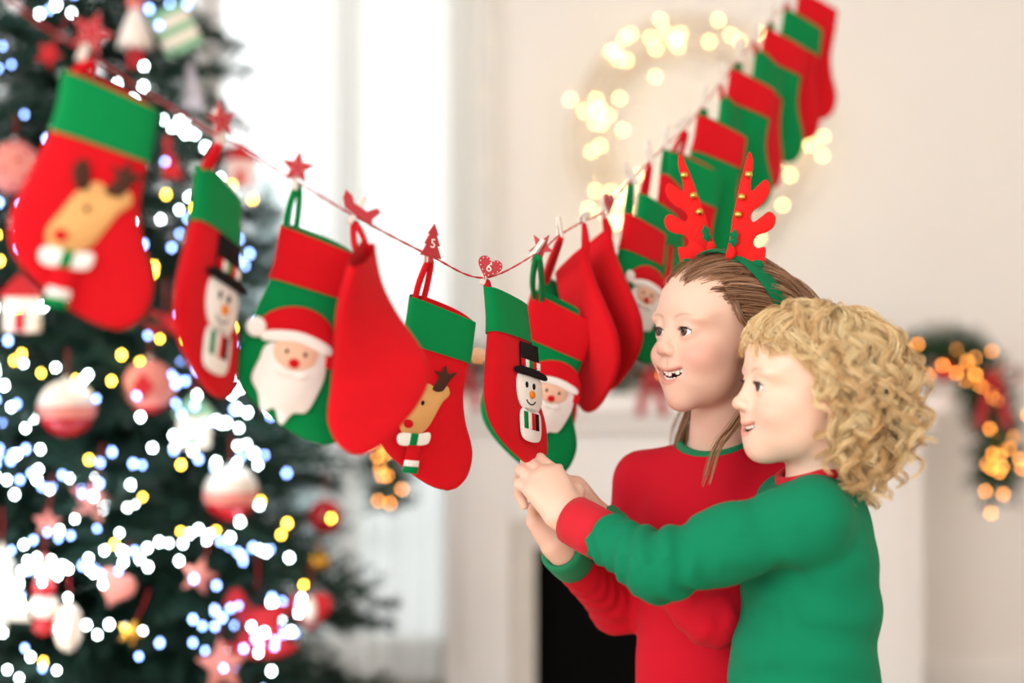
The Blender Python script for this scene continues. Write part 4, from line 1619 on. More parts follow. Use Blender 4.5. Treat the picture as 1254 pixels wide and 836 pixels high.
# ------------------------------------------------------------------ people: hands, bodies, clothes, hair
def hand(F, wrist, f, pn, side, s, curls, thumb, spread=0.0):
    """five separate fingers on a palm; f = wrist to knuckles, pn = direction the palm faces; side 'L' or 'R'"""
    w = Vector(wrist)
    f = Vector(f).normalized()
    pn = Vector(pn)
    pn = (pn - f * pn.dot(f)).normalized()
    t = pn.cross(f) if side == 'L' else f.cross(pn)
    pt = lambda a, b, c: w + (f * a + t * b + pn * c) * s
    F.put(cone(pt(-0.004, 0, 0), pt(0.006, 0, 0), 0.0165 * s, 0.0175 * s), 0.012)
    F.put(cone(pt(0.012, 0.011, 0.003), pt(0.050, 0.012, 0.0), 0.0145 * s, 0.0125 * s), 0.012)
    F.put(cone(pt(0.012, -0.010, 0.003), pt(0.046, -0.013, 0.0), 0.0145 * s, 0.0115 * s), 0.012)
    F.put(cone(pt(0.016, 0.0, 0.0), pt(0.056, 0.0, -0.001), 0.0135 * s, 0.0115 * s), 0.012)
    fin = [(0.0200, 0.060, (0.031, 0.0195, 0.0165), 0.0078), (0.0066, 0.0635, (0.034, 0.0215, 0.017), 0.0080),
           (-0.0068, 0.0605, (0.031, 0.020, 0.0165), 0.0076), (-0.0195, 0.053, (0.024, 0.0155, 0.014), 0.0069)]
    ends = []
    for i, (b, a, ln, r) in enumerate(fin):
        base = pt(a - 0.006, b * 0.96, -0.0005)
        ang = 0.0
        cur = base
        side_dir = t * (spread * (1.5 - i) / 1.5)
        F.put(cone(pt(a - 0.025, b * 0.85, 0), base, r * 1.15 * s, r * 1.18 * s), 0.008)
        first = True
        for j, l in enumerate(ln):
            ang += math.radians(curls[i][j])
            d = (f * math.cos(ang) + pn * math.sin(ang) + side_dir * math.cos(ang)).normalized()
            nx = cur + d * l * s
            ra = r * (1.0 - 0.10 * j) * s
            F.put(cone(cur, nx, ra * 1.03, ra * 0.92), 0.0035 if not first else 0.005)
            first = False
            cur = nx
        ends.append(cur)
    cur = pt(0.010, 0.014, 0.006)
    for j, (a, b, c, l, r) in enumerate(thumb):
        d = (f * a + t * b + pn * c).normalized()
        nx = cur + d * l * s
        F.put(cone(cur, nx, r * 1.08 * s, r * 0.95 * s), 0.009 if j == 0 else 0.004)
        cur = nx
    return ends


def limb(F, pts, k=0.012, grow=0.0):
    for (a, ra), (b, rb) in zip(pts, pts[1:]):
        F.put(cone(a, b, ra + grow, rb + grow), k)


def cut_end(F, point, axis):
    """end a sleeve squarely at a point"""
    q = Vector(axis).to_track_quat('Z', 'Y').to_matrix().to_4x4()
    F.put(rbox((0, 0, 0.022), (0.042, 0.042, 0.022), 0.0, Matrix.Translation(Vector(point)) @ q), 0.003, 's')


def normals(V, Q):
    n = np.cross(V[Q[:, 2]] - V[Q[:, 0]], V[Q[:, 3]] - V[Q[:, 1]])
    N = np.zeros_like(V)
    for a in range(4):
        for d in range(3):
            N[:, d] += np.bincount(Q[:, a], n[:, d], len(V))
    return N / (np.linalg.norm(N, axis=1)[:, None] + 1e-12)


def crease(V, Q, segs, seed):
    """soft cloth creases: segs = list of (a, b, radius, wavelength, amplitude, centre, width); rings that wander round a limb"""
    N = normals(V, Q)
    D = np.zeros(len(V))
    rr = np.random.default_rng(seed)
    for a, b, rad, wl, amp, cen, wid in segs:
        a, b = np.array(a), np.array(b)
        ba = b - a
        L = np.linalg.norm(ba)
        u = ba / L
        q = V - a
        s_ = q @ u
        rv = q - s_[:, None] * u
        dist = np.linalg.norm(rv, axis=1)
        e1 = np.cross(u, [0.13, 0.2, 1.0])
        e1 /= np.linalg.norm(e1)
        e2 = np.cross(u, e1)
        th = np.arctan2(rv @ e2, rv @ e1)
        ph = rr.uniform(0, 6.28, 4)
        sw = s_ + 0.012 * np.sin(th + ph[0]) + 0.008 * np.sin(2 * th + ph[1]) + 0.004 * np.sin(3 * th + ph[3])
        wv = np.sin(2 * math.pi * sw / wl + ph[2])
        wv = np.sign(wv) * abs(wv) ** 0.8
        mod = 0.55 + 0.45 * np.sin(1.5 * th + ph[3] + s_ * 40)
        win = np.exp(-((s_ / L - cen) / wid) ** 2) * np.clip(1 - (dist - rad) / 0.02, 0, 1)
        D += amp * wv * mod * win
    # broad soft unevenness of the knit
    D += 0.0009 * np.sin(V @ np.array([38.0, 21, 30]) + seed) * np.sin(V @ np.array([-17.0, 33, 25]))
    return V + N * D[:, None]


def ring_band(center, axis, ru, rv, uvec, h, t, tilt=None, n=40):
    """a knitted band (collar or cuff): flattened tube swept round an ellipse"""
    axis = Vector(axis).normalized()
    u = Vector(uvec)
    u = (u - axis * u.dot(axis)).normalized()
    v = axis.cross(u)
    c = Vector(center)
    V, Fc = [], []
    prof = [(-t, -h), (0, -h * 1.08), (t, -h), (t * 1.12, -h * 0.5), (t * 1.15, 0), (t * 1.1, h * 0.5), (t, h), (0, h * 1.06), (-t, h)]
    m = len(prof)
    for i in range(n):
        a = 2 * math.pi * i / n
        for dr, dz in prof:
            dd = dz + (tilt(a) if tilt else 0)
            V.append(c + u * ((ru + dr) * math.cos(a)) + v * ((rv + dr) * math.sin(a)) + axis * dd)
    for i in range(n):
        i2 = (i + 1) % n
        for j in range(m):
            j2 = (j + 1) % m
            Fc.append((i * m + j, i2 * m + j, i2 * m + j2, i * m + j2))
    return MB().add(V, Fc)


# ---- hair
CRAN_C = np.array((-0.014, 0, 0.028))


def scalp_limit(x, p):
    return np.interp(x, [-0.10, -0.06, -0.03, -0.012, 0.01, 0.03, 0.05, 0.062, 0.075], p['hairline'])


def scalp_roots(n, p, rng, keep=None):
    R = np.array((0.087, 0.0705, p['crown'] - 0.028))
    out = []
    while len(out) < n:
        v = rng.normal(size=3)
        v /= np.linalg.norm(v)
        q = CRAN_C + v * R
        if q[2] > scalp_limit(q[0], p) and (keep is None or keep(q)):
            out.append(q)
    return np.array(out)


def collide(pos, d, bodies, off):
    for c, r in bodies:
        r = np.array(r)[None, :] + off[:, None]
        q = pos - np.array(c)
        k = np.linalg.norm(q / r, axis=1)
        m = k < 1
        if m.any():
            pos[m] = np.array(c) + q[m] / k[m][:, None]
            n = q[m] / r[m] ** 2
            n /= np.linalg.norm(n, axis=1)[:, None]
            dn = (d[m] * n).sum(1)
            d[m] -= np.minimum(dn, 0)[:, None] * n
    d /= np.linalg.norm(d, axis=1)[:, None] + 1e-9
    return pos, d


def tubes_np(PTS, rad, cols, sides=3):
    """PTS (S,N,3), rad (S,N), cols (S,N,3) -> V, Q, C"""
    S, N, _ = PTS.shape
    T = np.gradient(PTS, axis=1)
    T /= np.linalg.norm(T, axis=2)[..., None] + 1e-12
    ref = np.array([0.31, 0.83, 0.46])
    U = np.cross(T, ref)
    U /= np.linalg.norm(U, axis=2)[..., None] + 1e-12
    W = np.cross(T, U)
    ang = np.arange(sides) * 2 * math.pi / sides
    V = PTS[:, :, None, :] + rad[:, :, None, None] * (U[:, :, None, :] * np.cos(ang)[None, None, :, None] + W[:, :, None, :] * np.sin(ang)[None, None, :, None])
    idx = np.arange(S * N * sides).reshape(S, N, sides)
    a = idx[:, :-1, :]
    b = idx[:, 1:, :]
    Q = np.stack([a, np.roll(a, -1, 2), np.roll(b, -1, 2), b], -1).reshape(-1, 4)
    C = np.repeat(cols[:, :, None, :], sides, 2).reshape(-1, 3)
    return V.reshape(-1, 3), Q, C


def ribbons_np(PTS, rad, cols):
    """flat hair ribbons, one quad per step"""
    S, N, _ = PTS.shape
    T = np.gradient(PTS, axis=1)
    T /= np.linalg.norm(T, axis=2)[..., None] + 1e-12
    ref = np.random.default_rng(3).normal(size=(S, 1, 3))
    U = np.cross(T, ref)
    U /= np.linalg.norm(U, axis=2)[..., None] + 1e-12
    V = np.stack([PTS - U * rad[..., None], PTS + U * rad[..., None]], 2)
    idx = np.arange(S * N * 2).reshape(S, N, 2)
    a, b = idx[:, :-1], idx[:, 1:]
    Q = np.stack([a[..., 0], a[..., 1], b[..., 1], b[..., 0]], -1).reshape(-1, 4)
    return V.reshape(-1, 3), Q, np.repeat(cols[:, :, None, :], 2, 2).reshape(-1, 3)


def locks_to_hair(G, per, spread, rad, colA, colB, rng, frizz=0.0, lock_var=0.35):
    """G (n,N,3) guide curves -> thin strands clumped round each guide"""
    n, N, _ = G.shape
    S = n * per
    t = np.linspace(0, 1, N)
    off = rng.normal(size=(n, per, 1, 3)) * spread * (0.55 + 0.45 * np.sin(np.pi * np.clip(t * 0.9 + 0.1, 0, 1)))[None, None, :, None]
    fz = rng.normal(size=(n, per, N, 3)) * frizz
    PTS = (G[:, None] + off + fz).reshape(S, N, 3)
    w = np.clip(rng.uniform(size=(n, 1, 1)) * (1 - lock_var) + rng.uniform(size=(n, per, 1)) * lock_var, 0, 1)
    cols = (np.array(colA)[None, None, None] * (1 - w[..., None]) + np.array(colB)[None, None, None] * w[..., None])
    cols = np.broadcast_to(cols, (n, per, N, 3)).reshape(S, N, 3)
    r = rad * (0.75 + 0.5 * rng.uniform(size=(S, 1))) * (1 - 0.75 * t ** 3)[None]
    return ribbons_np(PTS, r, cols)


def scalp_cap(p, col, off=0.0025):
    R = np.array((0.087, 0.0705, p['crown'] - 0.028)) + off
    V, Fc = [], []
    nu, nv = 72, 48
    for i in range(nv + 1):
        th = math.pi * i / nv
        for k in range(nu):
            a = 2 * math.pi * k / nu
            V.append(CRAN_C + R * np.array((math.sin(th) * math.cos(a), math.sin(th) * math.sin(a), math.cos(th))))
    V = np.array(V)
    ok = V[:, 2] > scalp_limit(V[:, 0], p) + 0.001
    for i in range(nv):
        for k in range(nu):
            k2 = (k + 1) % nu
            q = (i * nu + k, (i + 1) * nu + k, (i + 1) * nu + k2, i * nu + k2)
            if all(ok[j] for j in q):
                Fc.append(q)
    return V, np.array(Fc), np.tile(np.array(col), (len(V), 1))


def join_np(parts):
    Vs, Qs, Cs, n = [], [], [], 0
    for V, Q, C in parts:
        Vs.append(V); Qs.append(Q + n); Cs.append(C); n += len(V)
    return np.concatenate(Vs), np.concatenate(Qs), np.concatenate(Cs)


def to_world(V, M):
    A = np.array(M)
    return V @ A[:3, :3].T + A[:3, 3]

SKIN = {'skin': mat('skin', (1, 1, 1, 1), 0.5, attr='Col', sss=0.12, spec=0.35),
        'eye': mat('eye_surface', (1, 1, 1, 1), 0.05, attr='Col'),
        'lash': mat('eyelash', srgb(52, 34, 28), 0.6),
        'tooth': mat('tooth_enamel', srgb(240, 233, 220), 0.25)}
HAIR = mat('hair', (1, 1, 1, 1), 0.38, attr='Col', spec=0.6)
KNIT_RED = mat('red_jersey_knit', srgb(192, 8, 34), 0.85, bump=0.25, bscale=900, sheen=0.06, noise=0.06, nscale=14, spec=0.2)
KNIT_GREEN = mat('green_jersey_knit', srgb(0, 122, 84), 0.85, bump=0.25, bscale=900, sheen=0.06, noise=0.06, nscale=14, spec=0.2)
RIB_RED = mat('red_rib_knit', srgb(196, 10, 34), 0.85, bump=0.4, bscale=700, sheen=0.12)
RIB_GREEN = mat('green_rib_knit', srgb(0, 118, 74), 0.85, bump=0.4, bscale=700, sheen=0.12)
SOCK = mat('white_sock_knit', srgb(232, 230, 226), 0.9, bump=0.3, bscale=600)

GIRL = dict(mw=0.0305, mx=0.0785, mz=-0.0550, gap=0.0130, smile=12.0, nose=0.0835, lid=0.92, crown=0.091, chin=0.0105,
            skin=srgb(231, 190, 170), cheek=srgb(222, 136, 124), blush=0.55, lip=srgb(214, 128, 118), brow=srgb(150, 108, 84),
            browk=0.45, iris=srgb(84, 58, 42), gaze=(0.05, 0.06),
            hairline=[-0.050, -0.046, -0.035, -0.008, 0.012, 0.032, 0.046, 0.054, 0.060],
            teeth_up=[(-0.74, .0065, .0065), (-0.52, .0070, .0072), (-0.28, .0076, .0080), (-0.02, .0080, .0082), (0.22, .0056, .0045), (0.43, .0070, .0075), (0.64, .0066, .0070), (0.83, .006, .006)],
            teeth_low=[(-0.5, .0055, .0055), (-0.30, .0055, .006), (-0.1, .0055, .006), (0.1, .0055, .006), (0.30, .0055, .006), (0.5, .0055, .0055), (0.68, .005, .005)])
BOY = dict(mw=0.0310, mx=0.0815, mz=-0.0525, gap=0.0100, smile=11.0, nose=0.0885, lid=0.95, crown=0.100, chin=0.002,
           skin=srgb(238, 200, 179), cheek=srgb(232, 152, 134), blush=0.5, lip=srgb(222, 138, 126), brow=srgb(176, 136, 104),
           browk=0.5, iris=srgb(66, 46, 38), gaze=(0.12, 0.06),
           hairline=[-0.050, -0.046, -0.034, -0.002, 0.020, 0.038, 0.060, 0.066, 0.070],
           teeth_up=[(-0.55, .0062, .005), (-0.3, .0068, .0058), (-0.05, .0070, .006), (0.19, .0068, .006), (0.42, .0064, .0058), (0.62, .006, .0052), (0.80, .0055, .0046)],
           teeth_low=[])


def finish_body(root, F, M, p):
    V, Q = F.mesh()
    V = smooth_verts(V, Q, 1, 0.4)
    link('body', np_mesh('body', V, Q, head_colour(V, M, p)), SKIN['skin'], root, True, True)
    face_parts(root, None, M, p, SKIN)


def garment(root, name, F, material, creases, seed):
    V, Q = F.mesh()
    V = smooth_verts(V, Q, 3, 0.5)
    V = crease(V, Q, creases, seed)
    V = smooth_verts(V, Q, 1, 0.4)
    return link(name, np_mesh(name, V, Q), material, root, True, True)


def legs(F, T, hipz, half, foot, r, grow):
    """legs and feet under a torso frame T (x forward, y left)"""
    for s in (-1, 1):
        h = T @ Vector((0.0, half * s, 0)); h.z = hipz
        k = T @ Vector((0.012, half * 1.05 * s, 0)); k.z = hipz * 0.54
        a = T @ Vector((-0.005, half * 1.05 * s, 0)); a.z = 0.055
        limb(F, [(h, r[0] + grow), (k, r[1] + grow), (a, r[2] + grow)], 0.02)
        if foot:
            t = T @ Vector((0.095, half * 1.25 * s, 0)); t.z = 0.020
            b = T @ Vector((-0.025, half * 1.05 * s, 0)); b.z = 0.026
            F.put(cone(b, t, 0.024, 0.0185), 0.02)


# ================= girl in the red jumper
def make_girl():
    loc = Vector((0.2735, 1.90, 1.111))
    M = pose(loc, math.radians(61), math.radians(2), 0.0, 1.02)
    T = pose((0.278, 1.955, 0.86), math.radians(26))
    root = empty('person', (0.278, 1.955, 0))
    tag(root, 'smiling child with long brown hair in a red jumper with green collar and cuffs', 'person')
    shR, shL = Vector((0.186, 2.000, 0.902)), Vector((0.388, 1.905, 0.905))
    elR, wrR = P(757, 742, 2.02), P(686, 672, 1.895)
    elL, wrL = P(872, 750, 1.805), P(738, 640, 1.90)
    fR = (P(652, 600, 1.885) - wrR).normalized()
    fL = (P(690, 578, 1.89) - wrL).normalized()
    F = Field(graded([(0.0, 0.44)], 0.0019, 0.006, -0.02, 0.47), graded([(1.79, 2.03)], 0.0019, 0.006, 1.74, 2.12),
              graded([(0.77, 1.24)], 0.0019, 0.009, -0.01, 1.25))
    head_shape(F, M, GIRL)
    nb = T @ Vector((-0.015, 0, 0.075))
    F.put(cone(M @ Vector((-0.016, 0, -0.05)), nb, 0.040, 0.043), 0.014)
    F.put(ell((0, 0, -0.02), (0.066, 0.095, 0.11), T), 0.02)
    F.put(ell((0, 0, -0.20), (0.068, 0.092, 0.16), T), 0.03)
    limb(F, [(T @ Vector((-0.01, 0, 0.06)), 0.04), (shR, 0.030)], 0.02)
    limb(F, [(T @ Vector((-0.01, 0, 0.06)), 0.04), (shL, 0.030)], 0.02)
    limb(F, [(shR, 0.031), (elR, 0.024), (wrR, 0.0172)])
    limb(F, [(shL, 0.031), (elL, 0.024), (wrL, 0.0172)])
    legs(F, T, 0.56, 0.046, True, (0.048, 0.038, 0.024), 0.0)
    hand(F, wrR, fR, Vector((0.35, -0.75, 0.55)), 'R', 1.08, [(20, 35, 25), (22, 38, 25), (26, 40, 28), (30, 42, 30)],
         [(0.55, 0.6, 0.45, 0.030, 0.0105), (0.9, 0.25, 0.25, 0.024, 0.0088), (0.95, 0.1, 0.2, 0.017, 0.0075)])
    hand(F, wrL, fL, Vector((-0.75, -0.2, -0.55)), 'L', 1.08, [(12, 35, 25), (16, 40, 25), (22, 42, 28), (28, 45, 30)],
         [(0.55, 0.6, 0.35, 0.030, 0.0105), (0.9, 0.25, 0.3, 0.024, 0.0088), (0.95, 0.1, 0.25, 0.017, 0.0075)])
    finish_body(root, F, M, GIRL)

    S = Field(np.arange(0.02, 0.50, 0.0038), np.arange(1.715, 2.12, 0.0038), np.arange(0.42, 1.04, 0.0038))
    S.put(ell((0.002, 0, -0.025), (0.083, 0.115, 0.125), T))
    S.put(ell((0.006, 0, -0.18), (0.084, 0.108, 0.17), T), 0.03)
    S.put(ell((0.006, 0, -0.30), (0.083, 0.110, 0.15), T), 0.03)
    sn = T @ Vector((-0.012, 0, 0.060))
    limb(S, [(sn, 0.046), (shR, 0.039)], 0.03)
    limb(S, [(sn, 0.046), (shL, 0.039)], 0.03)
    cR, cL = wrR.lerp(elR, 0.20), wrL.lerp(elL, 0.12)
    limb(S, [(shR, 0.041), (elR, 0.036), (cR, 0.0290)], 0.022)
    limb(S, [(shL, 0.041), (elL, 0.040), (cL, 0.0300)], 0.022)
    cut_end(S, cR, wrR - elR)
    cut_end(S, cL, wrL - elL)
    S.put(cone(T @ Vector((-0.012, 0, 0.07)), T @ Vector((-0.002, 0, 0.2)), 0.0475, 0.052), 0.006, 's')
    S.put(rbox((0, 0, -0.62), (0.4, 0.4, 0.2), 0.0, T), 0.004, 's')
    A, B = shR, elR
    garment(root, 'jumper', S, KNIT_RED,
            [(A, B, 0.04, 0.034, 0.0022, 0.95, 0.35), (elR, cR, 0.034, 0.026, 0.0020, 0.25, 0.5),
             (shL, elL, 0.04, 0.036, 0.0026, 0.95, 0.35), (elL, cL, 0.036, 0.032, 0.0034, 0.25, 0.4),
             (shR, shL, 0.06, 0.07, 0.0016, 0.2, 0.3),
             (T @ Vector((0, 0, 0.05)), T @ Vector((0, 0, -0.35)), 0.12, 0.085, 0.0022, 0.7, 0.35)], 3)
    axR = (wrR - elR).normalized()
    ring_band(cR + axR * 0.014, axR, 0.0265, 0.0265, (0, 0, 1), 0.019, 0.0038).build('cuff', RIB_GREEN, root, True, True)
    axL = (wrL - elL).normalized()
    ring_band(cL + axL * 0.008, axL, 0.0245, 0.0245, (0, 0, 1), 0.017, 0.0035).build('cuff', RIB_GREEN, root, True, True)
    ax = (T.to_3x3() @ Vector((0.22, 0, 1))).normalized()
    ring_band(T @ Vector((-0.002, 0, 0.104)), ax, 0.0470, 0.0490, T.to_3x3() @ Vector((1, 0, 0)), 0.0095, 0.004,
              tilt=lambda a: -0.012 * math.cos(a)).build('collar', RIB_GREEN, root, True, True)
    G = Field(np.arange(0.12, 0.44, 0.006), np.arange(1.80, 2.12, 0.006), np.arange(0.0, 0.68, 0.006))
    legs(G, T, 0.54, 0.046, False, (0.050, 0.042, 0.026), 0.012)
    G.put(ell((0.0, 0, -0.32), (0.074, 0.096, 0.09), T), 0.02)
    garment(root, 'pyjama_trousers', G, KNIT_GREEN, [], 5)

    # hair: brushed back under the band, falling long behind the shoulders
    rng = np.random.default_rng(5)
    n = 620
    R0 = scalp_roots(n, GIRL, rng)
    nrm = (R0 - CRAN_C) / np.array((0.087, 0.0705, 0.068)) ** 2
    nrm /= np.linalg.norm(nrm, axis=1)[:, None]
    off = 0.002 + 0.006 * rng.uniform(size=n)
    N = 30
    pos = R0 + nrm * 0.001
    d = np.tile(np.array([-1.0, 0, 0.15]), (n, 1)) + nrm * 0.25
    d[:, 1] += np.sign(R0[:, 1]) * 0.35 * np.clip(abs(R0[:, 1]) / 0.07, 0, 1)
    d /= np.linalg.norm(d, axis=1)[:, None]
    bodies = [(CRAN_C, (0.087, 0.0705, 0.068)), ((0.026, 0, -0.030), (0.0505, 0.055, 0.060)), ((-0.012, 0.068, -0.012), (0.016, 0.006, 0.024)), ((-0.012, -0.068, -0.012), (0.016, 0.006, 0.024)),
              ((-0.022, 0, -0.115), (0.044, 0.046, 0.075)), ((-0.025, 0, -0.265), (0.088, 0.13, 0.105))]
    ln = 0.215 + 0.05 * rng.uniform(size=n)
    G_ = np.zeros((n, N, 3))
    wob = rng.uniform(0, 6.28, (n, 2))
    for i in range(N):
        G_[:, i] = pos
        u = i / N
        tgt = np.stack([np.where(pos[:, 0] > -0.045, -1.0, -0.12), np.sign(R0[:, 1]) * 0.25 * np.ones(n), np.where(pos[:, 0] > -0.02, -0.35, -1.0)], 1)
        k = 0.16
        d = d * (1 - k) + tgt * k
        d /= np.linalg.norm(d, axis=1)[:, None]
        pos = pos + d * (ln / N)[:, None]
        pos, d = collide(pos, d, bodies, off)
    tt = np.linspace(0, 1, N)
    wave = 0.0035 * np.sin(tt[None] * 22 + wob[:, :1]) * np.clip(tt * 3 - 0.5, 0, 1)[None]
    G_[:, :, 1] += wave
    G_[:, :, 0] += 0.0025 * np.sin(tt[None] * 18 + wob[:, 1:]) * np.clip(tt * 3 - 0.5, 0, 1)[None]
    A_, B_ = srgb(96, 62, 42)[:3], srgb(182, 134, 96)[:3]
    parts = [scalp_cap(GIRL, srgb(104, 70, 50)[:3]), locks_to_hair(G_, 20, 0.0034, 0.00042, A_, B_, rng, 0.0, 0.6)]
    # loose waves over the temple and long locks in front of the shoulders
    extra = []
    for j in range(16):
        y0 = 0.058 + 0.006 * rng.uniform()
        base = [(0.036 - 0.03 * rng.uniform(), y0, 0.050 + 0.012 * rng.uniform()), (0.022, 0.070 + 0.004 * rng.uniform(), 0.026), (0.004 + 0.006 * rng.uniform(), 0.076, 0.008),
                (-0.020, 0.078, -0.004 + 0.008 * rng.uniform()), (-0.045, 0.070, -0.030), (-0.055, 0.060, -0.09), (-0.055, 0.055, -0.15)]
        extra.append(spline(base, N))
    for j in range(7):
        a = rng.uniform(-1, 1, 3) * 0.005
        base = [(-0.020, 0.074, -0.02), (-0.012, 0.066, -0.060), (-0.004, 0.060, -0.095), (0.020, 0.062, -0.125), (0.046, 0.066, -0.150), (0.060, 0.066, -0.185 - 0.02 * rng.uniform())]
        extra.append(spline([tuple(np.array(q) + a * (0.5 + i * 0.35)) for i, q in enumerate(base)], N))
    for j in range(12):
        a = rng.uniform(-1, 1, 3) * 0.006
        base = [(-0.030, -0.070, -0.02), (-0.020, -0.064, -0.070), (-0.004, -0.062, -0.105), (0.002, -0.072, -0.135), (-0.006, -0.085, -0.165)]
        extra.append(spline([tuple(np.array(q) + a * (0.5 + i * 0.35)) for i, q in enumerate(base)], N))
    parts.append(locks_to_hair(np.array(extra), 14, 0.0022, 0.00035, A_, srgb(200, 152, 108)[:3], rng))
    V, Q, C = join_np(parts)
    link('hair', np_mesh('hair', to_world(V, M), Q, C), HAIR, root, True, True)
    return root, M


# ================= curly fair-haired child in the green jumper
def make_boy():
    loc = Vector((0.362, 1.74, 1.044))
    M = pose(loc, math.radians(83), math.radians(2), 0.0, 0.98)
    T = pose((0.372, 1.765, 0.845), math.radians(82))
    root = empty('person', (0.372, 1.765, 0))
    tag(root, 'smiling child with curly blond hair in a green jumper with red collar and cuffs', 'person')
    shL, shR = Vector((0.352, 1.675, 0.893)), Vector((0.362, 1.850, 0.884))
    elL, wrL = P(806, 694, 1.695), P(698, 634, 1.795)
    elR, wrR = Vector((0.385, 1.878, 0.715)), Vector((0.355, 1.880, 0.570))
    fL = (P(648, 566, 1.835) - wrL).normalized()
    F = Field(graded([(-0.03, 0.47)], 0.0019, 0.006, -0.04, 0.52), graded([(1.63, 1.89)], 0.0019, 0.006, 1.58, 1.95),
              graded([(0.46, 0.58), (0.83, 1.16)], 0.0019, 0.009, -0.01, 1.17))
    head_shape(F, M, BOY)
    nb = T @ Vector((-0.010, 0, 0.070))
    F.put(cone(M @ Vector((-0.014, 0, -0.05)), nb, 0.039, 0.041), 0.014)
    F.put(ell((0, 0, -0.02), (0.064, 0.085, 0.10), T), 0.02)
    F.put(ell((0.004, 0, -0.18), (0.072, 0.082, 0.15), T), 0.03)
    limb(F, [(T @ Vector((-0.01, 0, 0.05)), 0.04), (shL, 0.029)], 0.02)
    limb(F, [(T @ Vector((-0.01, 0, 0.05)), 0.04), (shR, 0.029)], 0.02)
    limb(F, [(shL, 0.030), (elL, 0.024), (wrL, 0.0172)])
    limb(F, [(shR, 0.030), (elR, 0.024), (wrR, 0.0172)])
    legs(F, T, 0.55, 0.048, True, (0.055, 0.040, 0.026), 0.0)
    # left hand closed on the toe of the stocking, back of the hand to the camera
    hand(F, wrL, fL, Vector((-0.42, 0.80, -0.10)), 'L', 1.16, [(22, 62, 50), (24, 66, 50), (28, 70, 52), (34, 70, 52)],
         [(0.62, 0.62, 0.30, 0.030, 0.0108), (0.85, 0.12, 0.55, 0.026, 0.0092), (0.70, -0.12, 0.75, 0.019, 0.0080)])
    hand(F, wrR, Vector((-0.12, 0.0, -1)), Vector((0.0, -1, 0)), 'R', 1.08, [(15, 25, 20), (18, 28, 20), (20, 30, 20), (24, 30, 20)],
         [(0.62, 0.5, 0.40, 0.030, 0.0105), (0.85, 0.12, 0.4, 0.024, 0.0090), (0.70, 0.0, 0.5, 0.017, 0.0078)])
    finish_body(root, F, M, BOY)

    S = Field(np.arange(0.02, 0.52, 0.0036), np.arange(1.60, 1.98, 0.0036), np.arange(0.40, 0.99, 0.0036))
    S.put(ell((0.0, 0, -0.030), (0.080, 0.105, 0.115), T))
    S.put(ell((0.010, 0, -0.17), (0.092, 0.104, 0.16), T), 0.035)
    S.put(ell((0.008, 0, -0.30), (0.094, 0.106, 0.16), T), 0.03)
    sn = T @ Vector((-0.010, 0, 0.050))
    limb(S, [(sn, 0.046), (shL, 0.041)], 0.03)
    limb(S, [(sn, 0.046), (shR, 0.041)], 0.03)
    cL, cR = wrL.lerp(elL, 0.36), wrR.lerp(elR, 0.3)
    limb(S, [(shL, 0.045), (shL.lerp(elL, 0.55), 0.042), (elL, 0.037), (cL, 0.032)], 0.024)
    limb(S, [(shR, 0.042), (elR, 0.036), (cR, 0.030)], 0.022)
    cut_end(S, cL, wrL - elL)
    cut_end(S, cR, wrR - elR)
    S.put(cone(T @ Vector((-0.008, 0, 0.062)), T @ Vector((0.0, 0, 0.2)), 0.0455, 0.050), 0.006, 's')
    S.put(rbox((0, 0, -0.62), (0.4, 0.4, 0.2), 0.0, T), 0.004, 's')
    garment(root, 'jumper', S, KNIT_GREEN,
            [(shL, elL, 0.04, 0.034, 0.0050, 0.98, 0.25), (elL, cL, 0.036, 0.026, 0.0048, 0.15, 0.35), (elL, cL, 0.034, 0.022, 0.0030, 0.95, 0.3),
             (shL, elL, 0.045, 0.055, 0.0020, 0.25, 0.35),
             (T @ Vector((0.02, 0.03, 0.06)), T @ Vector((-0.03, 0.06, -0.34)), 0.10, 0.10, 0.0045, 0.45, 0.4), (shL, T @ Vector((0.06, 0.06, -0.25)), 0.10, 0.06, 0.0028, 0.4, 0.4)], 8)
    axL = (wrL - elL).normalized()
    ring_band(cL + axL * 0.021, axL, 0.0275, 0.0275, (0, 0, 1), 0.026, 0.0040).build('cuff', RIB_RED, root, True, True)
    axR = (wrR - elR).normalized()
    ring_band(cR + axR * 0.016, axR, 0.0265, 0.0265, (0, 0, 1), 0.022, 0.0035).build('cuff', RIB_RED, root, True, True)
    ax = (T.to_3x3() @ Vector((0.18, 0, 1))).normalized()
    ring_band(T @ Vector((-0.004, 0, 0.096)), ax, 0.0455, 0.0465, T.to_3x3() @ Vector((1, 0, 0)), 0.0090, 0.004,
              tilt=lambda a: -0.010 * math.cos(a)).build('collar', RIB_RED, root, True, True)
    G = Field(np.arange(0.22, 0.54, 0.006), np.arange(1.60, 1.94, 0.006), np.arange(0.0, 0.66, 0.006))
    legs(G, T, 0.54, 0.048, False, (0.055, 0.040, 0.026), 0.016)
    G.put(ell((0.0, 0, -0.28), (0.085, 0.098, 0.10), T), 0.02)
    garment(root, 'pyjama_trousers', G, KNIT_RED, [], 5)

    # hair: masses of loose curls
    rng = np.random.default_rng(21)
    n = 420
    R0 = scalp_roots(n, BOY, rng)
    RR = np.array((0.087, 0.0705, 0.072))
    nrm = (R0 - CRAN_C) / RR ** 2
    nrm /= np.linalg.norm(nrm, axis=1)[:, None]
    crown = np.array((-0.030, 0, 0.098))
    flow = R0 - crown
    flow -= (flow * nrm).sum(1)[:, None] * nrm
    flow /= np.linalg.norm(flow, axis=1)[:, None] + 1e-6
    N = 40
    front = np.clip((R0[:, 0] - 0.0) / 0.035, 0, 1)
    back = np.clip((-R0[:, 0] + 0.0) / 0.06, 0, 1)
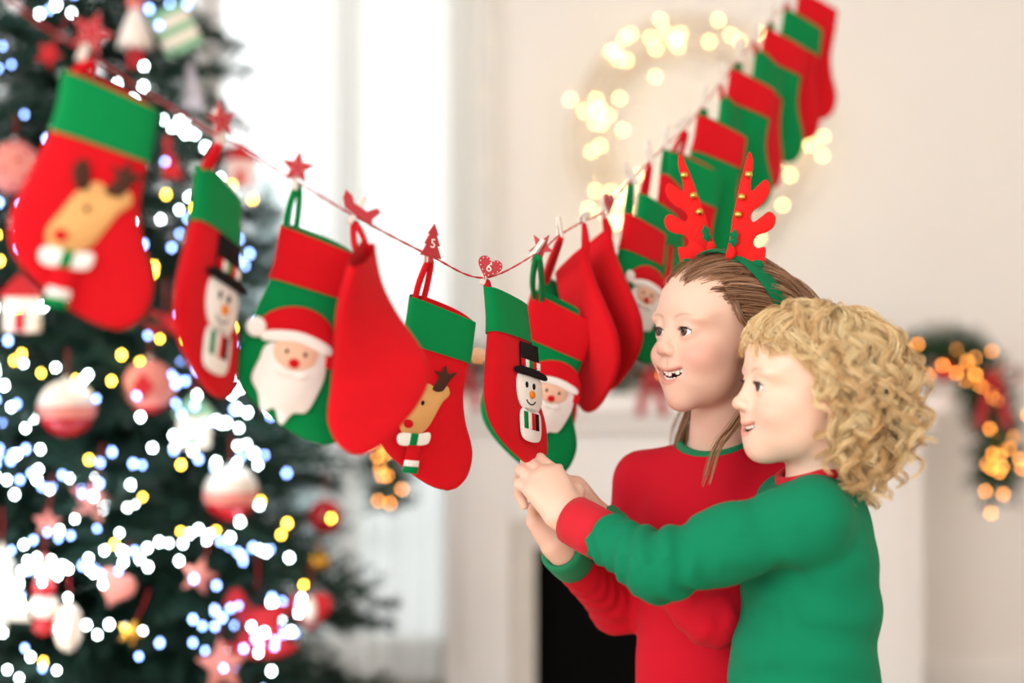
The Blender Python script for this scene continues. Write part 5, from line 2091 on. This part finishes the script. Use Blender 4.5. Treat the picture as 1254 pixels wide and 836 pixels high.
    ln = (0.085 + 0.045 * rng.uniform(size=n)) * (1 - 0.40 * front) * (1 + 0.05 * back)
    side = np.clip((R0[:, 0] + 0.045) / 0.03, 0, 1) * np.clip((0.075 - R0[:, 2]) / 0.03, 0, 1)
    ln = ln * (1 - 0.42 * side)
    off = 0.003 + 0.011 * rng.uniform(size=n) ** 1.2
    off += 0.008 * back * rng.uniform(size=n)
    pos = R0.copy()
    d = nrm * 0.40 + flow * 0.8 + rng.normal(size=(n, 3)) * 0.15
    d[:, 0] -= 0.5 * front
    d /= np.linalg.norm(d, axis=1)[:, None]
    bodies = [(CRAN_C, RR), ((0.026, 0, -0.028), (0.050, 0.0545, 0.058)), ((-0.020, 0, -0.115), (0.042, 0.044, 0.06))]
    G_ = np.zeros((n, N, 3))
    drift = rng.normal(size=(n, 3)) * 0.22
    for i in range(N):
        G_[:, i] = pos
        u = i / N
        tgt = np.array([-0.12, 0, -1.0])[None] + drift + flow * 0.4 * (1 - u)
        infront = np.clip((pos[:, 0] - 0.005) / 0.02, 0, 1)
        tgt[:, 0] -= 1.5 * infront
        tgt[:, 1] += 0.5 * np.sign(pos[:, 1]) * infront
        k = 0.075 + 0.03 * u + 0.06 * infront
        d = d * (1 - k[:, None]) + tgt * k[:, None]
        d /= np.linalg.norm(d, axis=1)[:, None]
        pos = pos + d * (ln / N)[:, None]
        pos, d = collide(pos, d, bodies, off * min(1, 0.3 + u * 1.5))
    # short fringe curls over the forehead
    fr = []
    for j in range(46):
        y0 = rng.uniform(-0.050, 0.056)
        x0 = 0.058 - 6.5 * y0 * y0
        z0 = 0.078 - 4.0 * y0 * y0 + rng.uniform(-0.006, 0.008)
        s1 = rng.uniform(0.7, 1.1)
        dy = rng.uniform(-0.010, 0.014)
        fr.append(spline([(x0 - 0.022, y0, z0 + 0.008), (x0 - 0.006, y0 + dy * 0.3, z0 + 0.008), (x0 + 0.009, y0 + dy * 0.7, z0 - 0.004),
                          (x0 + 0.012 + 0.004 * s1, y0 + dy, z0 - 0.018 * s1), (x0 + 0.012 * s1, y0 + dy * 1.6, z0 - 0.026 * s1)], N))
    G_ = np.concatenate([G_, np.array(fr)])
    n = len(G_)
    ln = np.concatenate([ln, np.full(len(fr), 0.05)])
    T_ = np.gradient(G_, axis=1)
    T_ /= np.linalg.norm(T_, axis=2)[..., None]
    U_ = np.cross(T_, np.array([0.3, 0.8, 0.5]))
    U_ /= np.linalg.norm(U_, axis=2)[..., None]
    W_ = np.cross(T_, U_)
    s_ = np.linspace(0, 1, N)[None] * ln[:, None]
    wl = (0.052 + 0.030 * rng.uniform(size=(n, 1))) * np.clip(1.25 - s_ / 0.16, 0.55, 1.2)
    ph = rng.uniform(0, 6.28, (n, 1)) + rng.choice([-1, 1], (n, 1)) * 2 * math.pi * np.cumsum(np.gradient(s_, axis=1) / wl, axis=1)
    amp = (0.0055 + 0.0050 * rng.uniform(size=(n, 1))) * np.clip(s_ / 0.05, 0, 1.15) ** 1.2
    G_ = G_ + U_ * (amp * np.cos(ph))[..., None] + W_ * (amp * np.sin(ph))[..., None]
    for c, r in bodies:       # keep curls outside the head
        r = np.array(r) + 0.002
        q = G_ - np.array(c)
        kk = np.linalg.norm(q / r, axis=2)
        m = kk < 1
        G_[m] = np.array(c) + q[m] / kk[m][:, None]
    A_, B_ = srgb(204, 152, 86)[:3], srgb(255, 240, 194)[:3]
    parts = [scalp_cap(BOY, srgb(205, 165, 110)[:3]), locks_to_hair(G_, 42, 0.0031, 0.00036, A_, B_, rng, 0.00012, 0.55)]
    fl = G_[rng.choice(n, 110)] + rng.normal(size=(110, 1, 3)) * 0.004 * np.linspace(0.2, 1.6, N)[None, :, None]
    parts.append(locks_to_hair(fl, 2, 0.002, 0.00020, B_, B_, rng))
    V, Q, C = join_np(parts)
    link('hair', np_mesh('hair', to_world(V, M), Q, C), HAIR, root, True, True)
    return root, M


girl, GIRL_M = make_girl()
boy, BOY_M = make_boy()

# ------------------------------------------------------------------ antler headband
HB_G = mat('green_headband_felt', srgb(0, 104, 62), 0.9, bump=0.35, bscale=800, sheen=0.1, spec=0.2)
HB_R = mat('red_antler_felt', srgb(226, 34, 32), 0.95, bump=0.3, bscale=800, sheen=0.1, spec=0.15)
BELL = mat('gold_jingle_bell', srgb(222, 168, 84), 0.22, metal=1.0)
hb = empty('antler_headband', GIRL_M @ Vector((-0.01, 0, 0.10)))
tag(hb, 'green headband with red felt reindeer antlers and small gold bells', 'headband')
M = GIRL_M
V, Fc = [], []
nb_ = 44
prof = [(-0.010, 0.0), (-0.0095, 0.0022), (-0.004, 0.0042), (0.004, 0.0042), (0.0095, 0.0022), (0.010, 0.0), (0.006, -0.0015), (-0.006, -0.0015)]
for i in range(nb_ + 1):
    a = math.radians(-16 + 212 * i / nb_)
    ry, rz = 0.0905, 0.0845
    c = Vector((-0.042 + 0.044 * math.sin(a), ry * math.cos(a), 0.022 + rz * math.sin(a)))
    n = Vector((0, math.cos(a) / ry, math.sin(a) / rz)).normalized()
    for w, h in prof:
        V.append(M @ (c + Vector((w, 0, 0)) * 1.35 + n * h))
m_ = len(prof)
for i in range(nb_):
    for k in range(m_):
        k2 = (k + 1) % m_
        Fc.append((i * m_ + k, i * m_ + k2, (i + 1) * m_ + k2, (i + 1) * m_ + k))
Fc.append(tuple(range(m_))[::-1])
Fc.append(tuple(nb_ * m_ + k for k in range(m_)))
MB().add(V, Fc).build('band', HB_G, hb, True, True)

# near antler outline (z up, x out), metres
ANT = [(-0.013, 0.0), (-0.011, 0.030), (-0.010, 0.055), (-0.007, 0.080), (-0.004, 0.104), (0.000, 0.128), (0.003, 0.138), (0.0075, 0.131), (0.009, 0.118), (0.008, 0.104), (0.010, 0.090),
       (0.018, 0.098), (0.026, 0.105), (0.032, 0.098), (0.031, 0.086), (0.024, 0.074), (0.015, 0.066), (0.012, 0.058), (0.016, 0.052), (0.024, 0.058), (0.034, 0.066), (0.042, 0.060), (0.041, 0.048), (0.032, 0.040),
       (0.022, 0.036), (0.018, 0.026), (0.024, 0.020), (0.033, 0.022), (0.034, 0.010), (0.032, 0.0), (0.012, -0.004)]


def antler(base, out, up, flip, s):
    """base point, outward direction and up direction of a flat felt antler"""
    b = MB().plate([tuple(p) for p in closed_spline(ANT, 110)], 0.0055, 0, 0.0012)
    out = out.normalized()
    up = (up - out * up.dot(out)).normalized()
    nrm = up.cross(out)
    R = Matrix((out, nrm, up)).transposed()
    vs_ = [base + (R @ Vector(v)) * s for v in b.v]
    o = MB().add(vs_, b.f).build('antler', HB_R, hb, True, True)
    for (x, z) in ((0.0045, 0.110), (-0.001, 0.082), (-0.0035, 0.060)):
        c = base + (R @ Vector((x, 0.0, z))) * s
        tow = (Vector((0, 0, CAMZ)) - c).normalized()
        c = c + tow * 0.0065
        q = MB().sphere(c, 0.0052, 16, 12)
        bl = q.build('bell', BELL, hb, True, True)
    # holly leaf and berry at the root
    tow = (Vector((0, 0, CAMZ)) - base).normalized()
    c = base + (R @ Vector((-0.006, 0, 0.030))) * s + tow * 0.008
    leaf = closed_spline([(0, 0.013), (0.003, 0.008), (0.0055, 0.006), (0.0045, 0.0), (0.006, -0.005), (0.003, -0.008), (0, -0.013), (-0.003, -0.008), (-0.006, -0.005), (-0.0045, 0.0), (-0.0055, 0.006), (-0.003, 0.008)], 40)
    lb = MB().plate([tuple(p) for p in leaf], 0.002, 0, 0.0004)
    MB().add([c + (R @ Vector(v)) for v in lb.v], lb.f).build('holly_leaf', HB_G, hb, True, True)
    c = base + (R @ Vector((-0.008, 0, 0.012))) * s + tow * 0.009
    MB().sphere(c, (0.0062, 0.005, 0.0085), 16, 12).build('holly_berry', HB_R, hb, True, True)
    # felt tabs folding onto the band
    for k in (-1, 1):
        c = base + (R @ Vector((0.012 + 0.014 * k, 0, 0.001))) * s
        MB().box(c, (0.014, 0.012, 0.010), bev=0.003).build('tab', HB_G, hb, True, True)


antler(P(902, 322, 1.862), Vector((0.95, -0.28, -0.09)), Vector((0.09, 0, 1)), False, 1.06)
antler(P(866, 316, 1.925), Vector((-0.94, 0.22, -0.22)), Vector((-0.23, 0, 1)), True, 1.06)
